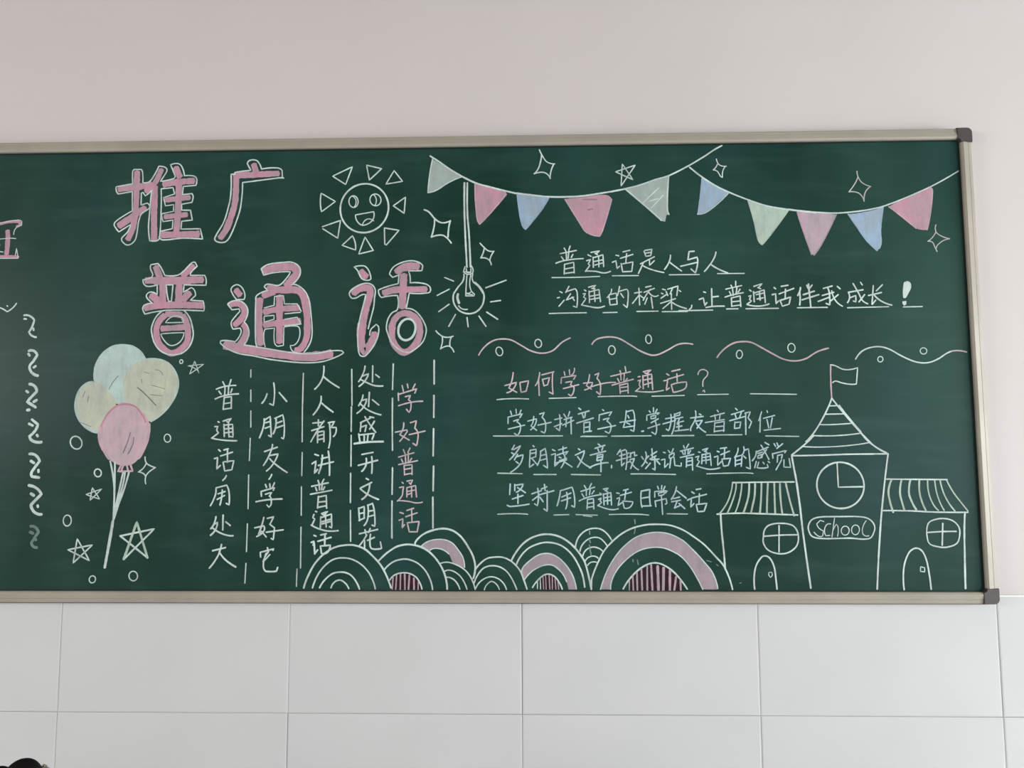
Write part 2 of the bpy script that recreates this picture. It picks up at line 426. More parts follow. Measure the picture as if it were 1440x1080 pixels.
# ---------------------------------------------------------------- chalk on the board
# Traced handwriting: O = origin and scale of the tracing sheet, P = part, C = sub-part,
# then strokes "<colour><width> x,y x,y ...", E = ellipses, F = rubbed-in areas.
DRAW = r"""
O 150 215 9
P heading_character | large pink chalk character outlined in white, first of the heading top row
Fp9.5 150,455 370,435 570,395;385,235 378,450 370,700 345,880 320,980 265,1100;150,930 350,790 440,730 490,690
Fp8 695,205 640,330 580,420 490,490;
Fp9.5 610,420 600,700 600,1000 600,1100;870,180 930,310;715,400 900,370 1110,355;915,360 905,700 880,1010
Fp8 740,595 900,580 1055,565;730,810 880,795 1020,780
Fp10 690,1035 900,1035 1170,1025
C chalk_outline | pale white chalk outline
w2.2 345,215 330,230 330,390 120,430 125,490 145,520 325,490 325,735 180,820 100,885 95,915 155,1000 305,905 265,1000 190,1080 190,1110 240,1160 280,1165 330,1140 370,1080 430,790 540,700 545,670 515,635 435,660 440,510 460,500 490,545 530,515 575,470 560,560 540,800 530,950 545,1110 620,1115 665,1090 690,700 690,460
w2.2 345,210 440,210 455,240 458,375 540,365 610,270 660,170 745,185 765,220 740,270 680,360 850,325 870,300 810,150 905,135 950,170 985,290 1110,295 1140,330 1130,410 970,425 960,530 1080,515 1095,545 1080,625 950,650 950,725 1060,725 1085,850 950,865 940,965 1185,960 1215,1090 960,1080 700,1100 665,1060
w2 690,455 840,440 860,520 720,565 745,670 850,655 845,740 700,770 695,795 715,870 840,850 830,960 690,990
O 270 225 9
P heading_character | large pink chalk character outlined in white, second of the heading top row
Fp9.5 780,50 810,150;530,195 800,185 1100,170;560,200 555,400 540,560 490,730 430,880 350,990
C chalk_outline | pale white chalk outline
w2.4 545,180 545,155 745,130 700,45 730,5 800,0 840,25 880,115 1080,100 1140,130 1145,220 800,265 640,285 635,430 610,620 560,780 500,930 440,1025 370,1045 300,1025 290,985 400,790 460,600 490,450 495,180 545,180;1160,228 1090,225
O 190 360 9
P heading_character | large pink chalk character outlined in white, first of the heading second row
Fp10 260,130 320,290;740,120 600,250;130,310 500,305 860,300;120,660 300,625 500,620 860,625;350,330 350,590;560,300 550,590;200,490 290,570;690,460 600,560
Fp9 390,740 490,735 590,750;600,750 650,850 670,970 660,1080 600,1160 480,1230 390,1200 300,1100 270,970 290,850 380,750;330,920 640,900
Fp4 250,640 700,600;250,350 700,340
C chalk_outline | pale white chalk outline
w2.2 200,110 290,95 330,150 375,245 530,245 600,205 720,85 760,80 785,130 700,220 700,245 880,245 900,300 895,370 620,365 610,460 710,400 750,430 765,500 700,560 860,570 875,640 870,695 590,685 370,690 125,735 95,660 110,625 220,595 150,530 145,490 200,455 280,490 280,365 160,385 115,360 100,300 210,270 225,240 195,160 200,110
w2.2 395,365 480,365 460,570 425,575 405,480 395,365
w2.4 340,700 260,780 210,900 210,970 245,1100 310,1190 400,1240 500,1250 600,1225 690,1140 735,1010 725,900 690,780 620,690
w1.8 385,845 610,840 600,785 540,760 480,765 420,800 385,845;325,990 380,980 620,970 590,1060 520,1120 440,1130 370,1070 325,990
O 300 360 7.2
P heading_character | large pink chalk character outlined in white, second of the heading second row
Fp11 510,160 650,115 820,115 850,170 740,310;
Fp10 550,320 640,340 720,345 840,345 900,390 935,500 950,650 945,820 900,920 830,960;475,430 460,600 480,900;500,400 620,360;670,400 670,880
Fp9 510,570 660,540 870,525;510,700 660,680 880,660;225,340 275,400;160,500 250,480 310,530 300,610 210,700;300,690 330,770 260,900
Fp13 110,900 300,940 500,970 700,1000 900,1020 1080,1010 1200,985
C chalk_outline | pale white chalk outline
w2.2 485,130 560,85 700,65 800,65 870,110 880,180 840,250 790,290 850,295 930,360 970,450 990,600 1000,780 980,880 920,970
w2.2 485,130 510,195 640,165 780,160 760,200 670,295 590,290 545,285 515,310 550,350 440,400 430,450 425,700 430,870 445,925
w2.2 190,315 240,290 290,320 320,390 310,440 235,440 180,350 190,315;145,490 200,455 270,455 330,500 350,570 310,670 350,720 360,800 310,900 500,930 700,965 900,990 1050,985 1200,960 1300,960 1320,980 1250,1020 1100,1070 900,1080 600,1050 400,1010 250,985 130,930 70,880 75,860 130,855 220,870 280,780 270,730 200,740 180,680 200,640 270,560 260,535 190,545 145,490
w1.8 515,525 615,500 620,410 710,400 720,485 850,485 890,560;515,610 615,600 615,640 515,670 515,610;525,740 620,730 620,880 650,915 710,905 715,720 850,710 875,740 870,830 830,895 780,905 800,960 850,980;525,740 510,800 525,920;725,585 880,570;725,640 850,620 890,690 720,705
O 470 360 9
P heading_character | large pink chalk character outlined in white, last of the heading second row
Fp10 330,190 410,270;240,480 340,410 450,410 455,480 390,720 350,1000
Fp11 345,850 340,1080 380,1210 450,1130 520,970
Fp11 790,210 850,160 960,130 1070,130;880,230 870,450 860,660
Fp9.5 620,475 760,430 900,425 1170,420
Fp9.5 830,740 940,730 1040,800 1085,930 1060,1060 980,1170 890,1220 810,1180 740,1070 730,960 750,830 830,740
C chalk_outline | pale white chalk outline
w2.2 250,140 310,125 390,130 440,190 465,290 445,305 370,300 330,260 300,190 250,140;195,500 200,450 290,380 400,345 480,365 520,430 510,530 500,640 465,780 430,920;470,920 530,865 560,890 560,980 520,1100 470,1180 420,1240 380,1270 330,1260 310,1210 300,1120 300,950 330,770 380,580 400,490 350,490 280,530 220,535 195,500;450,1000 455,950 470,920
w2.2 700,230 750,140 850,85 960,60 1060,75 1120,120 1110,185 940,190 960,260 960,340 1080,340 1190,370 1220,430 1195,465 950,470 930,570 910,665 1000,680 1080,750 1150,870 1165,950 1130,1070 1060,1150 960,1215 890,1215 790,1160 720,1080 670,960 660,900 680,800 730,720 800,675 800,500 740,500 600,525 570,490 560,430 660,390 810,350 820,240 740,270 700,230
Ew3.5 920,930 105,140 14
O 440 220 9
P sun_drawing | white chalk sun with a smiling face and triangle rays
Ew2.9 652,655 312,302 -25
C sun_ray
w2.2 250,250 500,130 415,355 250,250
C sun_ray
w2.2 680,110 870,155 715,300 680,110
C sun_ray
w2.2 1028,180 1135,315 925,350 1028,180
C sun_ray
w2.2 1172,515 1155,720 1018,625 1172,515
C sun_ray
w2.2 905,905 1090,935 930,1120 910,1110 905,905
C sun_ray
w2.2 660,1020 765,1190 580,1235 660,1020
C sun_ray
w2.2 500,1005 535,1090 540,1185 370,1125 500,1005
C sun_ray
w2.2 120,890 350,810 315,1035 125,915
C sun_ray
w2.2 105,465 285,570 110,700 95,590 105,465
C sun_eye
Ew2 515,572 58,75 0;
w1.8 500,505 540,540 545,600 520,645
C sun_eye
Ew2 792,550 70,75 0
w1.8 765,480 800,530 800,590 780,625
C sun_mouth
w2.2 540,740 770,700 768,780 720,840 625,870 560,820 540,740
w1.8 628,865 660,810 710,790 770,815
O 0 300 9
P heading_character | corner of a pink chalk character cut by the left photo edge
Fp4 -180,150 0,135 100,110 240,105;240,105 260,150 215,165
Fp7 95,215 100,300 90,450 80,520
Fp4 -180,545 0,545 230,550
C chalk_outline | pale white chalk outline
w1.5 -100,130 0,120 230,85 275,100 275,150 200,190 175,270;-80,330 0,325 130,315 200,320;-180,570 0,570 230,570 210,440 195,530;-100,420 0,400;0,485 40,490
O 0 410 6
P border_squiggle | white chalk zigzag stroke
w2.4 -40,130 10,140 60,170 100,145 140,100;60,120 65,124
P border_squiggle | white chalk border squiggle
w3.4 205,200 250,205 290,240 270,300 245,340 265,370 305,385;205,230 220,232;282,310 284,325
P border_squiggle | white chalk border squiggle
w3.8 245,500 285,500 315,535 280,590 250,630 265,680 320,710;240,525 250,540;285,640 300,630
P border_squiggle | white chalk border squiggle
w4.2 250,780 295,800 310,845 265,890 230,930 300,975;225,840 235,848;285,930 310,915;232,1000 248,998
O 0 590 6
P border_squiggle | white chalk border squiggle
w4 270,0 320,40 300,90 250,140 275,180 350,190;245,35 275,50;312,130 318,140
P border_squiggle | white chalk border squiggle
w4 250,290 300,300 335,350 290,410 265,450 270,480 330,490;262,350 285,365;325,425 325,440
P border_squiggle | white chalk border squiggle
w4.2 245,555 310,580 350,630 300,680 262,720 290,780 350,800;262,625 285,640;318,725 320,735
P border_squiggle | faint half-erased white chalk border squiggle
d4 260,900 300,910 325,950 290,1000 265,1040 280,1070 310,1080;255,950 280,960;290,1005 305,1015
P chalk_circle
Ew2.3 643,195 48,55 -20
P chalk_circle
Ew2.2 826,450 30,33 -20
P chalk_circle
Ew2 568,852 34,46 0
P chalk_circle
Ew2 1413,157 28,34 0
O 190 420 9
P chalk_circle
Ew2 585,797 20,24 0
P chalk_star
w1.5 665,850 770,890 810,945 755,790 690,955 870,830 665,855
O 80 640 6
P chalk_star
w1.8 245,332 380,285 280,382 300,275 362,372 245,332
P chalk_star
w2.4 92,798 300,758 138,910 172,705 275,890 92,798
P chalk_star | larger white and green chalk star
w3 535,682 822,622 565,878;765,865 535,682
g3.5 565,878 675,565 765,865
P chalk_sparkle
w2.2 745,15 755,65 790,90 835,105 780,140 750,180 750,242;755,65 730,110 685,142 730,155 750,180
P chalk_circle
Ew2 645,1020 37,40 0
P chalk_circle
Ew2 300,1048 27,30 20
O 80 470 6
P balloon_drawing | pale blue-green chalk balloon at the back of the bunch
Ft2 308,340 320,260 370,170 450,105 540,82 640,95 710,140 755,215 770,330 740,420 640,560 540,590 430,560 340,470 308,380
C chalk_shading | darker bare streak
k1.2 440,468 470,410 520,352
P balloon_drawing | cream chalk balloon, upper right of the bunch
Fy2 600,300 650,250 730,220 830,205 920,230 980,285 1020,370 1025,450 985,550 900,660 800,740 700,700 600,600 560,450
C chalk_outline | pale blue-green rim
t3 740,215 830,208 920,232 980,285 1020,370 1022,450 985,550 900,660 795,735
C chalk_shading | darker bare streaks
k1.8 680,450 740,500 835,600;
k1 740,320 780,330;830,300 870,310 895,345;800,430 910,460;790,510 890,520;715,380 720,410
P balloon_drawing | cream chalk balloon, left of the bunch
Fy2 155,590 175,500 230,430 300,402 370,420 470,520 500,600 420,790 340,830 260,800 190,730 160,660
C chalk_outline | pale blue-green rim
t3.5 300,405 230,430 178,500 158,590 165,660 195,730 265,800 340,828
C chalk_shading | darker bare streaks
k1 240,480 220,530;270,520 260,570;190,740 290,780
P balloon_drawing | pink chalk balloon at the front of the bunch
Fq2 350,850 360,800 400,720 440,650 500,600 570,575 640,600 720,650 770,720 785,780 770,880 730,980 690,1050 640,1095 570,1110 500,1095 440,1050 400,990 365,930
C chalk_outline | deeper pink rim
r3 365,920 355,850 400,720 470,630 560,590 660,610 720,680 750,740
q4 440,1050 370,930 355,860 370,780;690,1045 745,950 775,850 780,760
C chalk_shading | darker bare streaks
a2 560,1000 600,900 620,830;600,1010 640,930 650,870
C balloon_knot
O 80 640 6
q3 545,80 515,138 640,135 620,75 590,75 600,130;565,75 545,130
P balloon_strings | bundle of pale chalk balloon strings meeting in one tail
w3 450,50 478,200 485,330 475,560;490,60 488,250 480,500
w3 560,140 530,280 490,470 470,600;575,140 555,260 500,440;610,140 570,280 520,420 480,540
w4 472,560 460,640 435,780 405,945
O 590 300 9
P chalk_sparkle
w2.6 60,-45 120,-15 190,65 250,110 310,120 390,95;190,65 185,160 150,300;390,95 370,180 360,300;150,300 260,275 320,290 400,375
P chalk_sparkle
w2.2 765,378 820,435 870,475 940,480;820,435 805,500 775,565;940,480 905,540 890,590;775,565 830,565 880,590 908,650
P light_bulb_drawing | white chalk light bulb hanging on a double cord
w3 568,-385 568,0 580,300 600,680;605,-385 605,0 625,250 645,680
w2 575,675 555,740 600,770 670,760 680,725 655,665 ;560,770 555,850 500,920 440,1010;675,770 675,860 740,920 800,1010;590,700 600,750 650,750 650,700;560,740 640,745
O 590 380 9
w2.8 440,280 425,350 440,430 490,500 560,540 640,550 720,525 790,450 815,360 810,290 770,220 700,155
w2.2 440,290 480,220 540,150 560,80
w2 600,60 590,200 585,320;650,60 635,150 640,220 660,270;585,325 690,325 695,305 660,270 630,290 590,290;605,300 670,310
w3.5 485,305 480,350 500,415
w2.2 495,450 540,490 605,495
C light_ray
w2.2 318,92 430,138
C light_ray
w2.2 222,320 375,240
C light_ray
w2.2 242,525 375,430
C light_ray
w2.2 370,710 455,560
C light_ray
w2.4 600,600 615,715
C light_ray
w2.4 752,582 840,710
C light_ray
w2.6 850,530 988,620
C light_ray
w2.4 900,400 1025,383
C light_ray
w2.4 840,222 1095,127
P chalk_sparkle
w2.2 208,768 285,835 350,850 425,835;285,835 290,900 265,995;405,840 385,900 385,960;265,995 335,962 385,965 435,1035
O 280 520 9
P text_column | dashed chalk divider with a vertical line of white characters left of it
w2 655,0 655,95;655,255 655,400;655,520 655,725;648,865 640,1080;640,1080 636,1150;628,1330 620,1760;612,1950 600,2300;594,2450 580,2700
C chalk_character
w2.5 300,150 325,200;405,125 385,190;220,245 330,210 465,198;330,210 325,320;375,200 370,310;250,270 280,310;420,240 400,290;205,370 330,325 500,305;320,350 305,500;320,350 410,340 408,490;315,430 405,415;305,500 408,485
C chalk_character
w2.5 240,655 255,665;200,720 240,715 225,770 245,800 160,865;160,865 300,890 480,898;305,650 410,615 370,665;350,650 375,675;315,690 320,845;320,700 425,690 430,850 395,845;320,750 425,740;320,800 425,785;370,690 380,850
O 280 620 9
C chalk_character
w2.6 248,112 270,130;195,225 235,210 225,355 270,310;315,115 370,100;275,190 425,142;360,110 360,270;305,270 325,380 415,365 440,250 320,265
C chalk_comma
w2.8 345,440 330,470 300,500
C chalk_character
w2.6 215,610 205,690 145,820;215,595 350,560 380,650 380,810 345,790;240,670 330,640;230,740 325,690;295,620 285,720 265,810
O 280 710 9
C chalk_character
w2.8 215,150 190,240 150,300;185,250 235,220 210,310 145,385;165,285 260,350 360,385 430,390;305,130 300,315;340,215 395,260
C chalk_character
w2.8 170,580 335,540;285,500 250,620 200,710 130,800;255,590 330,690 465,785
O 280 520 9
P text_column | dashed chalk divider with a vertical line of white characters left of it
w2 1320,45 1308,480;1308,480 1305,910;1305,1045 1300,1340;1296,1480 1293,1840;1290,1990 1284,2510;1240,2520 1232,2740
C chalk_character
w2.6 860,305 835,370 795,425;945,165 955,300 940,450 895,430;1015,290 1110,400
C chalk_character
w2.6 825,620 815,720 765,860;825,640 900,590 915,850 880,830;840,670 900,655;835,740 905,715;975,620 970,720 940,810;960,615 1060,570 1080,720 1070,875 1045,860;970,680 1050,650;965,740 1065,705
O 280 620 9
C chalk_character
w2.6 930,45 920,100 870,220 815,310;830,135 990,80;895,185 1000,165 940,290 855,380;895,225 960,290 1115,400
C chalk_comma
w2.6 920,425 905,460 885,485
C chalk_character
w2.6 840,550 855,590;895,545 900,585;955,530 925,600;790,700 785,640 955,590 940,625;840,675 920,650 890,700;720,770 870,745 1050,735;900,700 915,790 885,840 860,810
O 280 710 9
C chalk_character
w2.6 820,160 790,270 745,390 790,330 850,405;705,290 820,265 820,330 730,400;865,170 945,150 900,240 ;895,245 955,290 940,440 915,425;850,345 1065,315
C chalk_character
w2.6 865,540 870,560;780,660 775,600 945,555 935,575;880,590 840,650 810,720;895,630 830,700;850,610 815,740 820,810 840,838 980,838 995,790
O 400 500 9
P text_column | dashed chalk divider with a vertical line of white characters left of it
w2.4 852,175 855,630;848,650 845,960;845,1010 842,1400;838,1490 835,1860
O 400 690 9
w2.4 835,250 838,640
O 400 500 9
C chalk_character
w2.8 500,135 490,260 450,350 385,425;495,265 580,335 690,405
C chalk_character
w2.8 465,515 450,620 365,750;470,600 540,660 615,715
O 400 600 9
C chalk_character
w2.6 360,-45 475,-55;430,-85 430,-10 ;345,50 500,0;500,-70 430,30 335,190;420,60 420,200;420,70 500,55 500,190;425,115 495,100;425,165 495,150;555,-50 635,-65 590,10 655,10 650,80 620,125;570,-40 580,150 560,270
C chalk_character
w2.8 385,350 430,365;350,470 400,435 380,590 420,540;470,405 550,385;430,490 620,445;480,360 470,470 435,590;555,310 570,450 570,615
C chalk_character
w2.6 425,680 440,720;500,665 475,715;345,755 555,710;440,720 445,800;480,720 470,800;395,770 410,810;510,760 490,800;330,855 600,805;430,880 420,1030;430,890 530,870 535,1030;430,955 520,945;430,1020 530,1000
O 400 690 9
C chalk_character
w2.6 395,262 410,268;375,300 360,340 385,360 350,435;340,435 430,480 550,510 680,505;470,290 550,262 500,310;480,300 540,315;460,330 455,470;465,340 595,295 600,470 570,455;470,395 590,360;520,330 530,460;475,420 580,390
C chalk_character
w2.8 375,565 400,575;340,655 375,640 385,800 ;375,650 365,690;385,800 420,750;460,560 530,545;425,640 590,590;515,555 510,680;455,700 470,795 545,780 580,690 460,700
O 400 500 9
P text_column | dashed chalk divider with a vertical line of white characters left of it
w2.4 1378,105 1368,430;1368,540 1365,860;1365,860 1368,1200;1368,1420 1362,1755;1362,1840 1358,2300
O 400 690 9
w2.4 1362,130 1360,360 1362,600
O 400 500 9
C chalk_character
w2.6 1020,135 1000,220 940,330;985,260 1065,230 1020,320 945,390;960,300 1060,350 1140,380 1245,385;1118,130 1115,335;1155,240 1200,275
C chalk_character
w2.6 995,500 980,560 940,635;980,570 1040,550 1010,640 920,730;955,600 1060,690 1220,750;1075,465 1065,645;1115,560 1195,625
C chalk_character
w2.6 960,850 1090,790;970,850 960,960;975,905 1040,880 1020,960;1020,775 1080,870 1155,970;1140,830 1080,930;1080,775 1130,785;940,990 955,1085;945,1005 1140,985 1110,1060;1010,1000 1010,1080;1060,990 1050,1080;885,1115 1060,1095 1250,1085
O 400 600 9
w3.4 885,215 1050,195 1250,190
C chalk_character
w2.8 980,352 1120,325;935,490 1180,425;1035,400 1030,490 980,565;1105,380 1110,480 1105,590
C chalk_character
w2.8 1035,655 1065,670;965,775 1105,705;1080,720 1050,850 980,920;960,785 1060,860 1190,920
O 400 690 9
C chalk_character
w2.6 940,220 950,380;940,225 1010,200 1010,345;950,290 1000,280;945,375 1015,345;1055,180 1055,350 1010,440;1060,185 1115,160 1140,280 1145,450 1110,435;1060,260 1125,250;1055,330 1130,310
C chalk_character
w2.6 950,545 1180,490;1020,495 1030,545;1085,480 1065,530;1040,560 1000,630 945,700;1015,630 1015,740;1090,550 1085,700 1110,735 1230,730 1215,650;1050,630 1140,590
O 490 500 9
P text_column | dashed chalk divider with a vertical line of pinkish-white characters left of it
w2.8 1085,60 1085,360;1082,505 1080,780;1078,925 1072,1270;1078,1400 1072,1710;1068,1790 1070,2180
C chalk_character
m2.4 680,380 695,450;745,360 755,410;845,360 815,420;630,475 635,570;640,490 865,420 840,475;720,520 785,505 760,560 790,590 785,690 765,720 735,680;635,635 800,590 940,578
C chalk_character
m2.4 700,850 690,930 650,1000 770,1070;595,970 740,940 745,960 650,1085;785,850 860,825 840,920 ;840,920 880,980 875,1080 860,1140 815,1110;770,1000 970,955
O 490 600 9
C chalk_character
m2.2 695,290 715,340;780,270 750,330;635,385 830,330;720,345 725,460;760,330 755,455;670,410 690,450;800,400 775,440;635,480 875,430;705,490 710,610;710,490 805,480 805,605;710,540 800,525;715,605 800,590
C chalk_character
m2.2 680,705 695,718;645,770 700,760 690,800 680,870 620,940;625,935 760,945 860,965 935,955;740,690 815,675 790,720;770,710 790,730;740,770 740,890;745,770 850,745 862,890;745,820 850,800;745,860 800,840;800,760 800,890
O 490 690 9
C chalk_character
m2.4 650,275 695,288;640,375 690,355 680,470 710,430;740,250 825,222;725,330 870,280;800,240 805,400;745,405 770,520 870,520 895,390 750,405
O 420 740 9
P rainbow_hill_drawing | white chalk arches, leftmost of the hill row
w3 65,780 110,650 200,480 320,350 450,270 580,240 700,240 830,285 930,370 1030,480 1100,600 1170,780
w2.6 175,780 240,620 330,500 440,420 560,400 680,420 800,490 890,590 940,690 970,790
w2.6 265,780 330,680 430,600 520,580 620,595 700,660 770,795
w2.4 410,780 450,710 520,680 590,720 635,790
O 540 730 9
P rainbow_hill_drawing | white chalk arches over a pink striped half circle, second from the left
w3 -65,525 0,460 60,410 170,345 300,320 430,340 540,390 640,480 730,610 780,740 800,885
w2.5 5,640 100,550 210,510 310,510 430,560 530,660 590,780 615,890
w2.2 75,770 130,710 220,680 330,690 420,750 480,885
C chalk_stripe_shadow | dark plum rubbed chalk between the stripes
Fv1 85,890 70,780 140,720 230,690 330,700 410,760 470,885
C chalk_stripe
m2.2 115,720 105,885
C chalk_stripe
m2.2 160,710 148,888
C chalk_stripe
m2.6 210,690 205,888
C chalk_stripe
m2.8 262,695 265,888
C chalk_stripe
m2.8 322,710 310,888
C chalk_stripe
m2.6 378,745 380,888
C chalk_stripe
m2 435,790 432,888
P rainbow_hill_drawing | white chalk arch with a lilac pink band, behind the second hill
w3 390,320 410,270 500,190 620,140 760,120 880,150 980,230 1070,360 1130,480 1155,610 1130,750
Fn1 475,340 540,290 640,260 760,260 860,300 940,390 1000,490 1020,610 1000,615 880,560 820,440 740,385 640,370 580,395
C chalk_outline | pale chalk line
w1.8 475,340 540,290 640,260 760,260 860,300 940,390 1000,490 1020,610;580,395 640,370 740,385 820,440
P rainbow_hill_drawing | small white chalk arches beside the second hill
w2.2 715,560 800,545 900,570 1020,640 1100,740 1155,890;760,665 820,645 900,670 980,740 1050,885;790,735 850,745 910,790 960,885
O 660 730 9
P rainbow_hill_drawing | plain white chalk arches in the middle of the hill row
w2.5 75,640 130,570 220,500 330,480 430,485 540,540 640,650 690,770 730,885
w2.3 60,810 110,700 180,620 270,590 370,600 460,650 530,740 600,890
w2.2 85,870 150,780 260,730 360,750 430,810 470,890
w1.8 190,895 220,830 280,785 340,820 380,890
P rainbow_hill_drawing | white chalk arches with a dusty pink band over striped half circle
w3 535,520 590,420 680,310 790,235 920,195 1040,195 1160,230 1270,300 1360,390 1450,520 1490,640 1540,870
w2.7 595,575 650,470 740,375 850,320 960,295 1080,305 1190,350 1300,450 1380,580 1430,700 1460,860
Fn1 660,680 680,610 760,530 860,460 940,435 1030,440 1130,490 1230,590 1310,720 1355,890 1255,890 1230,790 1180,690 1110,620 1040,580 940,585 820,640 750,700 695,760
w2 660,680 680,610 760,530 860,460 940,435 1030,440 1130,490 1230,590 1310,720 1355,885;695,770 750,700 820,640 940,585 1040,580 1110,620 1180,690 1230,790
w2.4 800,865 860,780 940,710 1000,695 1070,720 1130,790 1175,885
C chalk_stripe_shadow | dark plum rubbed chalk between the stripes
Fv1 910,890 905,760 960,712 1000,700 1060,720 1110,770 1140,890
C chalk_stripe
w1.6 862,790 862,880
C chalk_stripe
w1.6 898,760 902,885
C chalk_stripe
m1.8 932,730 940,885
C chalk_stripe
m1.8 965,715 972,885
C chalk_stripe
m1.8 1010,710 1018,885
C chalk_stripe
m1.8 1050,725 1050,885
C chalk_stripe
m1.8 1085,750 1095,885
C chalk_stripe
m1.8 1120,790 1130,885
O 780 720 8
P rainbow_hill_drawing | small stacked white chalk arches squeezed between two large hills
w2.4 235,400 260,300 330,220 420,185 510,190 580,235 640,315
w2.2 285,440 310,370 370,310 440,285 510,295 560,340 590,380
w2.2 315,500 350,430 420,395 490,405 540,440
w2 345,550 380,510 440,495 490,520;370,600 410,565 470,565
P rainbow_hill_drawing | largest chalk rainbow hill, pink band over striped half circle
w2.6 412,770 440,680 490,560 560,430 650,330 760,240 880,180 1020,145 1160,138 1300,150 1440,200 1560,275 1680,365 1800,490 1910,620 2000,870
w2.6 412,870 415,770
Fn1 515,870 560,730 620,600 720,450 820,350 920,280 1040,240 1170,228 1300,250 1440,320 1560,430 1660,530 1760,670 1830,800 1840,870 1660,870 1600,740 1520,610 1420,500 1300,430 1200,400 1080,400 960,430 860,490 760,580 690,670 640,780 630,870
C chalk_outline | pale chalk line
w1.8 515,870 560,730 620,600 720,450 820,350 920,280 1040,240 1170,228 1300,250 1440,320 1560,430 1680,560 1780,690 1835,860;630,870 640,780 690,670 760,580 860,490 960,430 1080,400 1200,400 1300,430 1420,500 1520,610 1600,740 1665,870
w2.6 770,865 830,770 920,670 1020,600 1110,572 1200,585 1310,650 1400,740 1490,865
C chalk_stripe_shadow | dark plum rubbed chalk between the stripes
Fv1 840,880 850,760 930,680 1050,610 1120,590 1220,610 1330,690 1420,780 1440,880
C chalk_stripe
m2 840,770 840,880
C chalk_stripe
m2.4 878,710 885,880
C chalk_stripe
m2.8 925,680 930,880
C chalk_stripe
m2.8 975,635 985,880
C chalk_stripe
m2.8 1040,610 1042,880
C chalk_stripe
m3.2 1085,595 1100,880
C chalk_stripe
m3.8 1158,610 1168,880
C chalk_stripe
m3.8 1225,630 1222,880
C chalk_stripe
m3.6 1297,660 1295,880
C chalk_stripe
m3.2 1365,730 1345,880
C chalk_stripe
m3 1415,770 1418,880
O 780 720 8
P chalk_smudge | faint dusty vertical streaks below the last text line
d2.2 392,215 395,250;388,300 402,345;390,370 400,440;405,450 408,480;900,85 905,130;905,190 895,240;930,540 940,590;880,535 882,560
O 900 720 8
d1.6 750,545 800,560;860,590 880,605;1120,800 1140,795
O 590 200 9
P bunting_drawing | white chalk bunting string, left garland with five coloured pennants
w3 135,175 250,250 380,340 550,440 720,520 900,570 1100,620 1230,650
O 720 200 9
w3 60,645 250,670 450,690 700,692 900,680 1100,650 1280,620 1440,590
O 860 195 9
w2.6 0,672 180,632 350,590 550,520 720,470 970,345 1180,220 1300,140 1395,88
O 590 200 9
C pennant | pale grey-green chalk pennant
Fh1 165,215 130,400 100,640 140,640 210,610 380,500 530,440 350,330
w2 165,215 130,400 105,640 210,610 370,510 530,440
C pennant | pink chalk pennant
Fp1 700,525 715,750 725,950 760,1040 850,960 960,820 1100,660 1090,620 900,575
q2 700,525 725,950 760,1040;760,1040 860,940 1000,780 1100,660
C pennant | light blue chalk pennant
Fb1 1235,655 1250,800 1290,1030 1340,1105 1440,1000 1560,830 1640,695 1440,675
b2 1235,655 1255,830 1295,1040 1342,1105 1440,990 1550,850 1635,710
O 720 245 9
C pennant | pink chalk pennant with a broad worn tip
Fp1 660,315 700,380 780,500 870,640 940,735 1105,785 1140,730 1190,560 1270,320 1180,260 900,290
q2 670,320 720,400 870,640 940,735 1105,785;1110,785 1150,700 1260,330
a2.5 900,320 1070,320;960,450 1020,440
O 860 195 9
C pennant | pale grey-green chalk pennant, last of its garland
Fh1 180,645 300,740 480,900 620,1030 680,1050 690,970 720,960 705,880 722,475 550,530 350,600
w2.4 180,645 300,745 480,900 630,1035;722,475 705,880 725,960
w1.8 400,810 600,620;480,790 590,760;500,880 650,720
O 960 195 7.2
P bunting_drawing | white chalk bunting string, right garland with five coloured pennants
w2.6 70,290 190,385 320,470 440,530 650,615 850,680 1050,715 1200,735 1350,750
O 1040 240 7.2
w2.4 500,390 700,415 950,430 1120,420 1280,400 1440,365
O 1180 215 7.2
w2.2 400,555 560,500 800,400 940,335 1070,265 1208,183
O 960 195 7.2
C pennant | light blue chalk pennant, first of its garland
Fb1 190,390 170,600 148,760 165,770 240,750 340,660 465,550 400,505 290,450
t2 150,765 230,750 340,670 460,555
C pennant | pale green chalk pennant
Fg1 660,630 720,830 760,1020 805,1075 900,960 1000,820 1070,725 900,690
g2 660,630 720,830 765,1030 805,1075 900,960 1068,730
C pennant | mauve pink chalk pennant
Fm1 1155,735 1200,880 1250,1040 1305,1170 1330,1180 1400,1080 1480,930 1555,770 1350,745
n2 1155,735 1200,880 1305,1175;1330,1180 1400,1080 1555,770
O 1180 215 7.2
C pennant | light blue chalk pennant near the board edge
Fb1 90,620 180,750 280,890 385,990 430,930 425,780 455,540 300,590
b2.4 90,620 180,750 280,890 385,990
C pennant | rose pink chalk pennant, last before the frame
Fp1 500,545 600,620 700,700 780,765 890,780 910,650 945,380 905,345 700,440
q2 500,545 600,620 780,765;890,780 945,380 905,345
O 720 200 9
P chalk_sparkle
w2.2 345,95 380,165 430,240 490,270 540,275;375,160 360,250 330,340 280,400;280,400 380,380 440,400 485,460;525,285 495,360 480,450
O 860 195 9
P chalk_star | white chalk star over the first garland
w2 50,420 270,520 135,320 120,600 300,335 50,420
O 960 195 7.2
P chalk_sparkle
w1.8 340,205 360,255 390,275 440,280;350,260 335,290 308,318;308,318 350,330 385,385 402,392;425,290 405,330 402,390
O 1180 215 7.2
P chalk_sparkle
o1.8 180,185 190,240 230,300 318,340;190,240 160,310 98,395;98,395 160,395 215,420 252,490;318,340 275,380 255,430 252,490
P chalk_sparkle
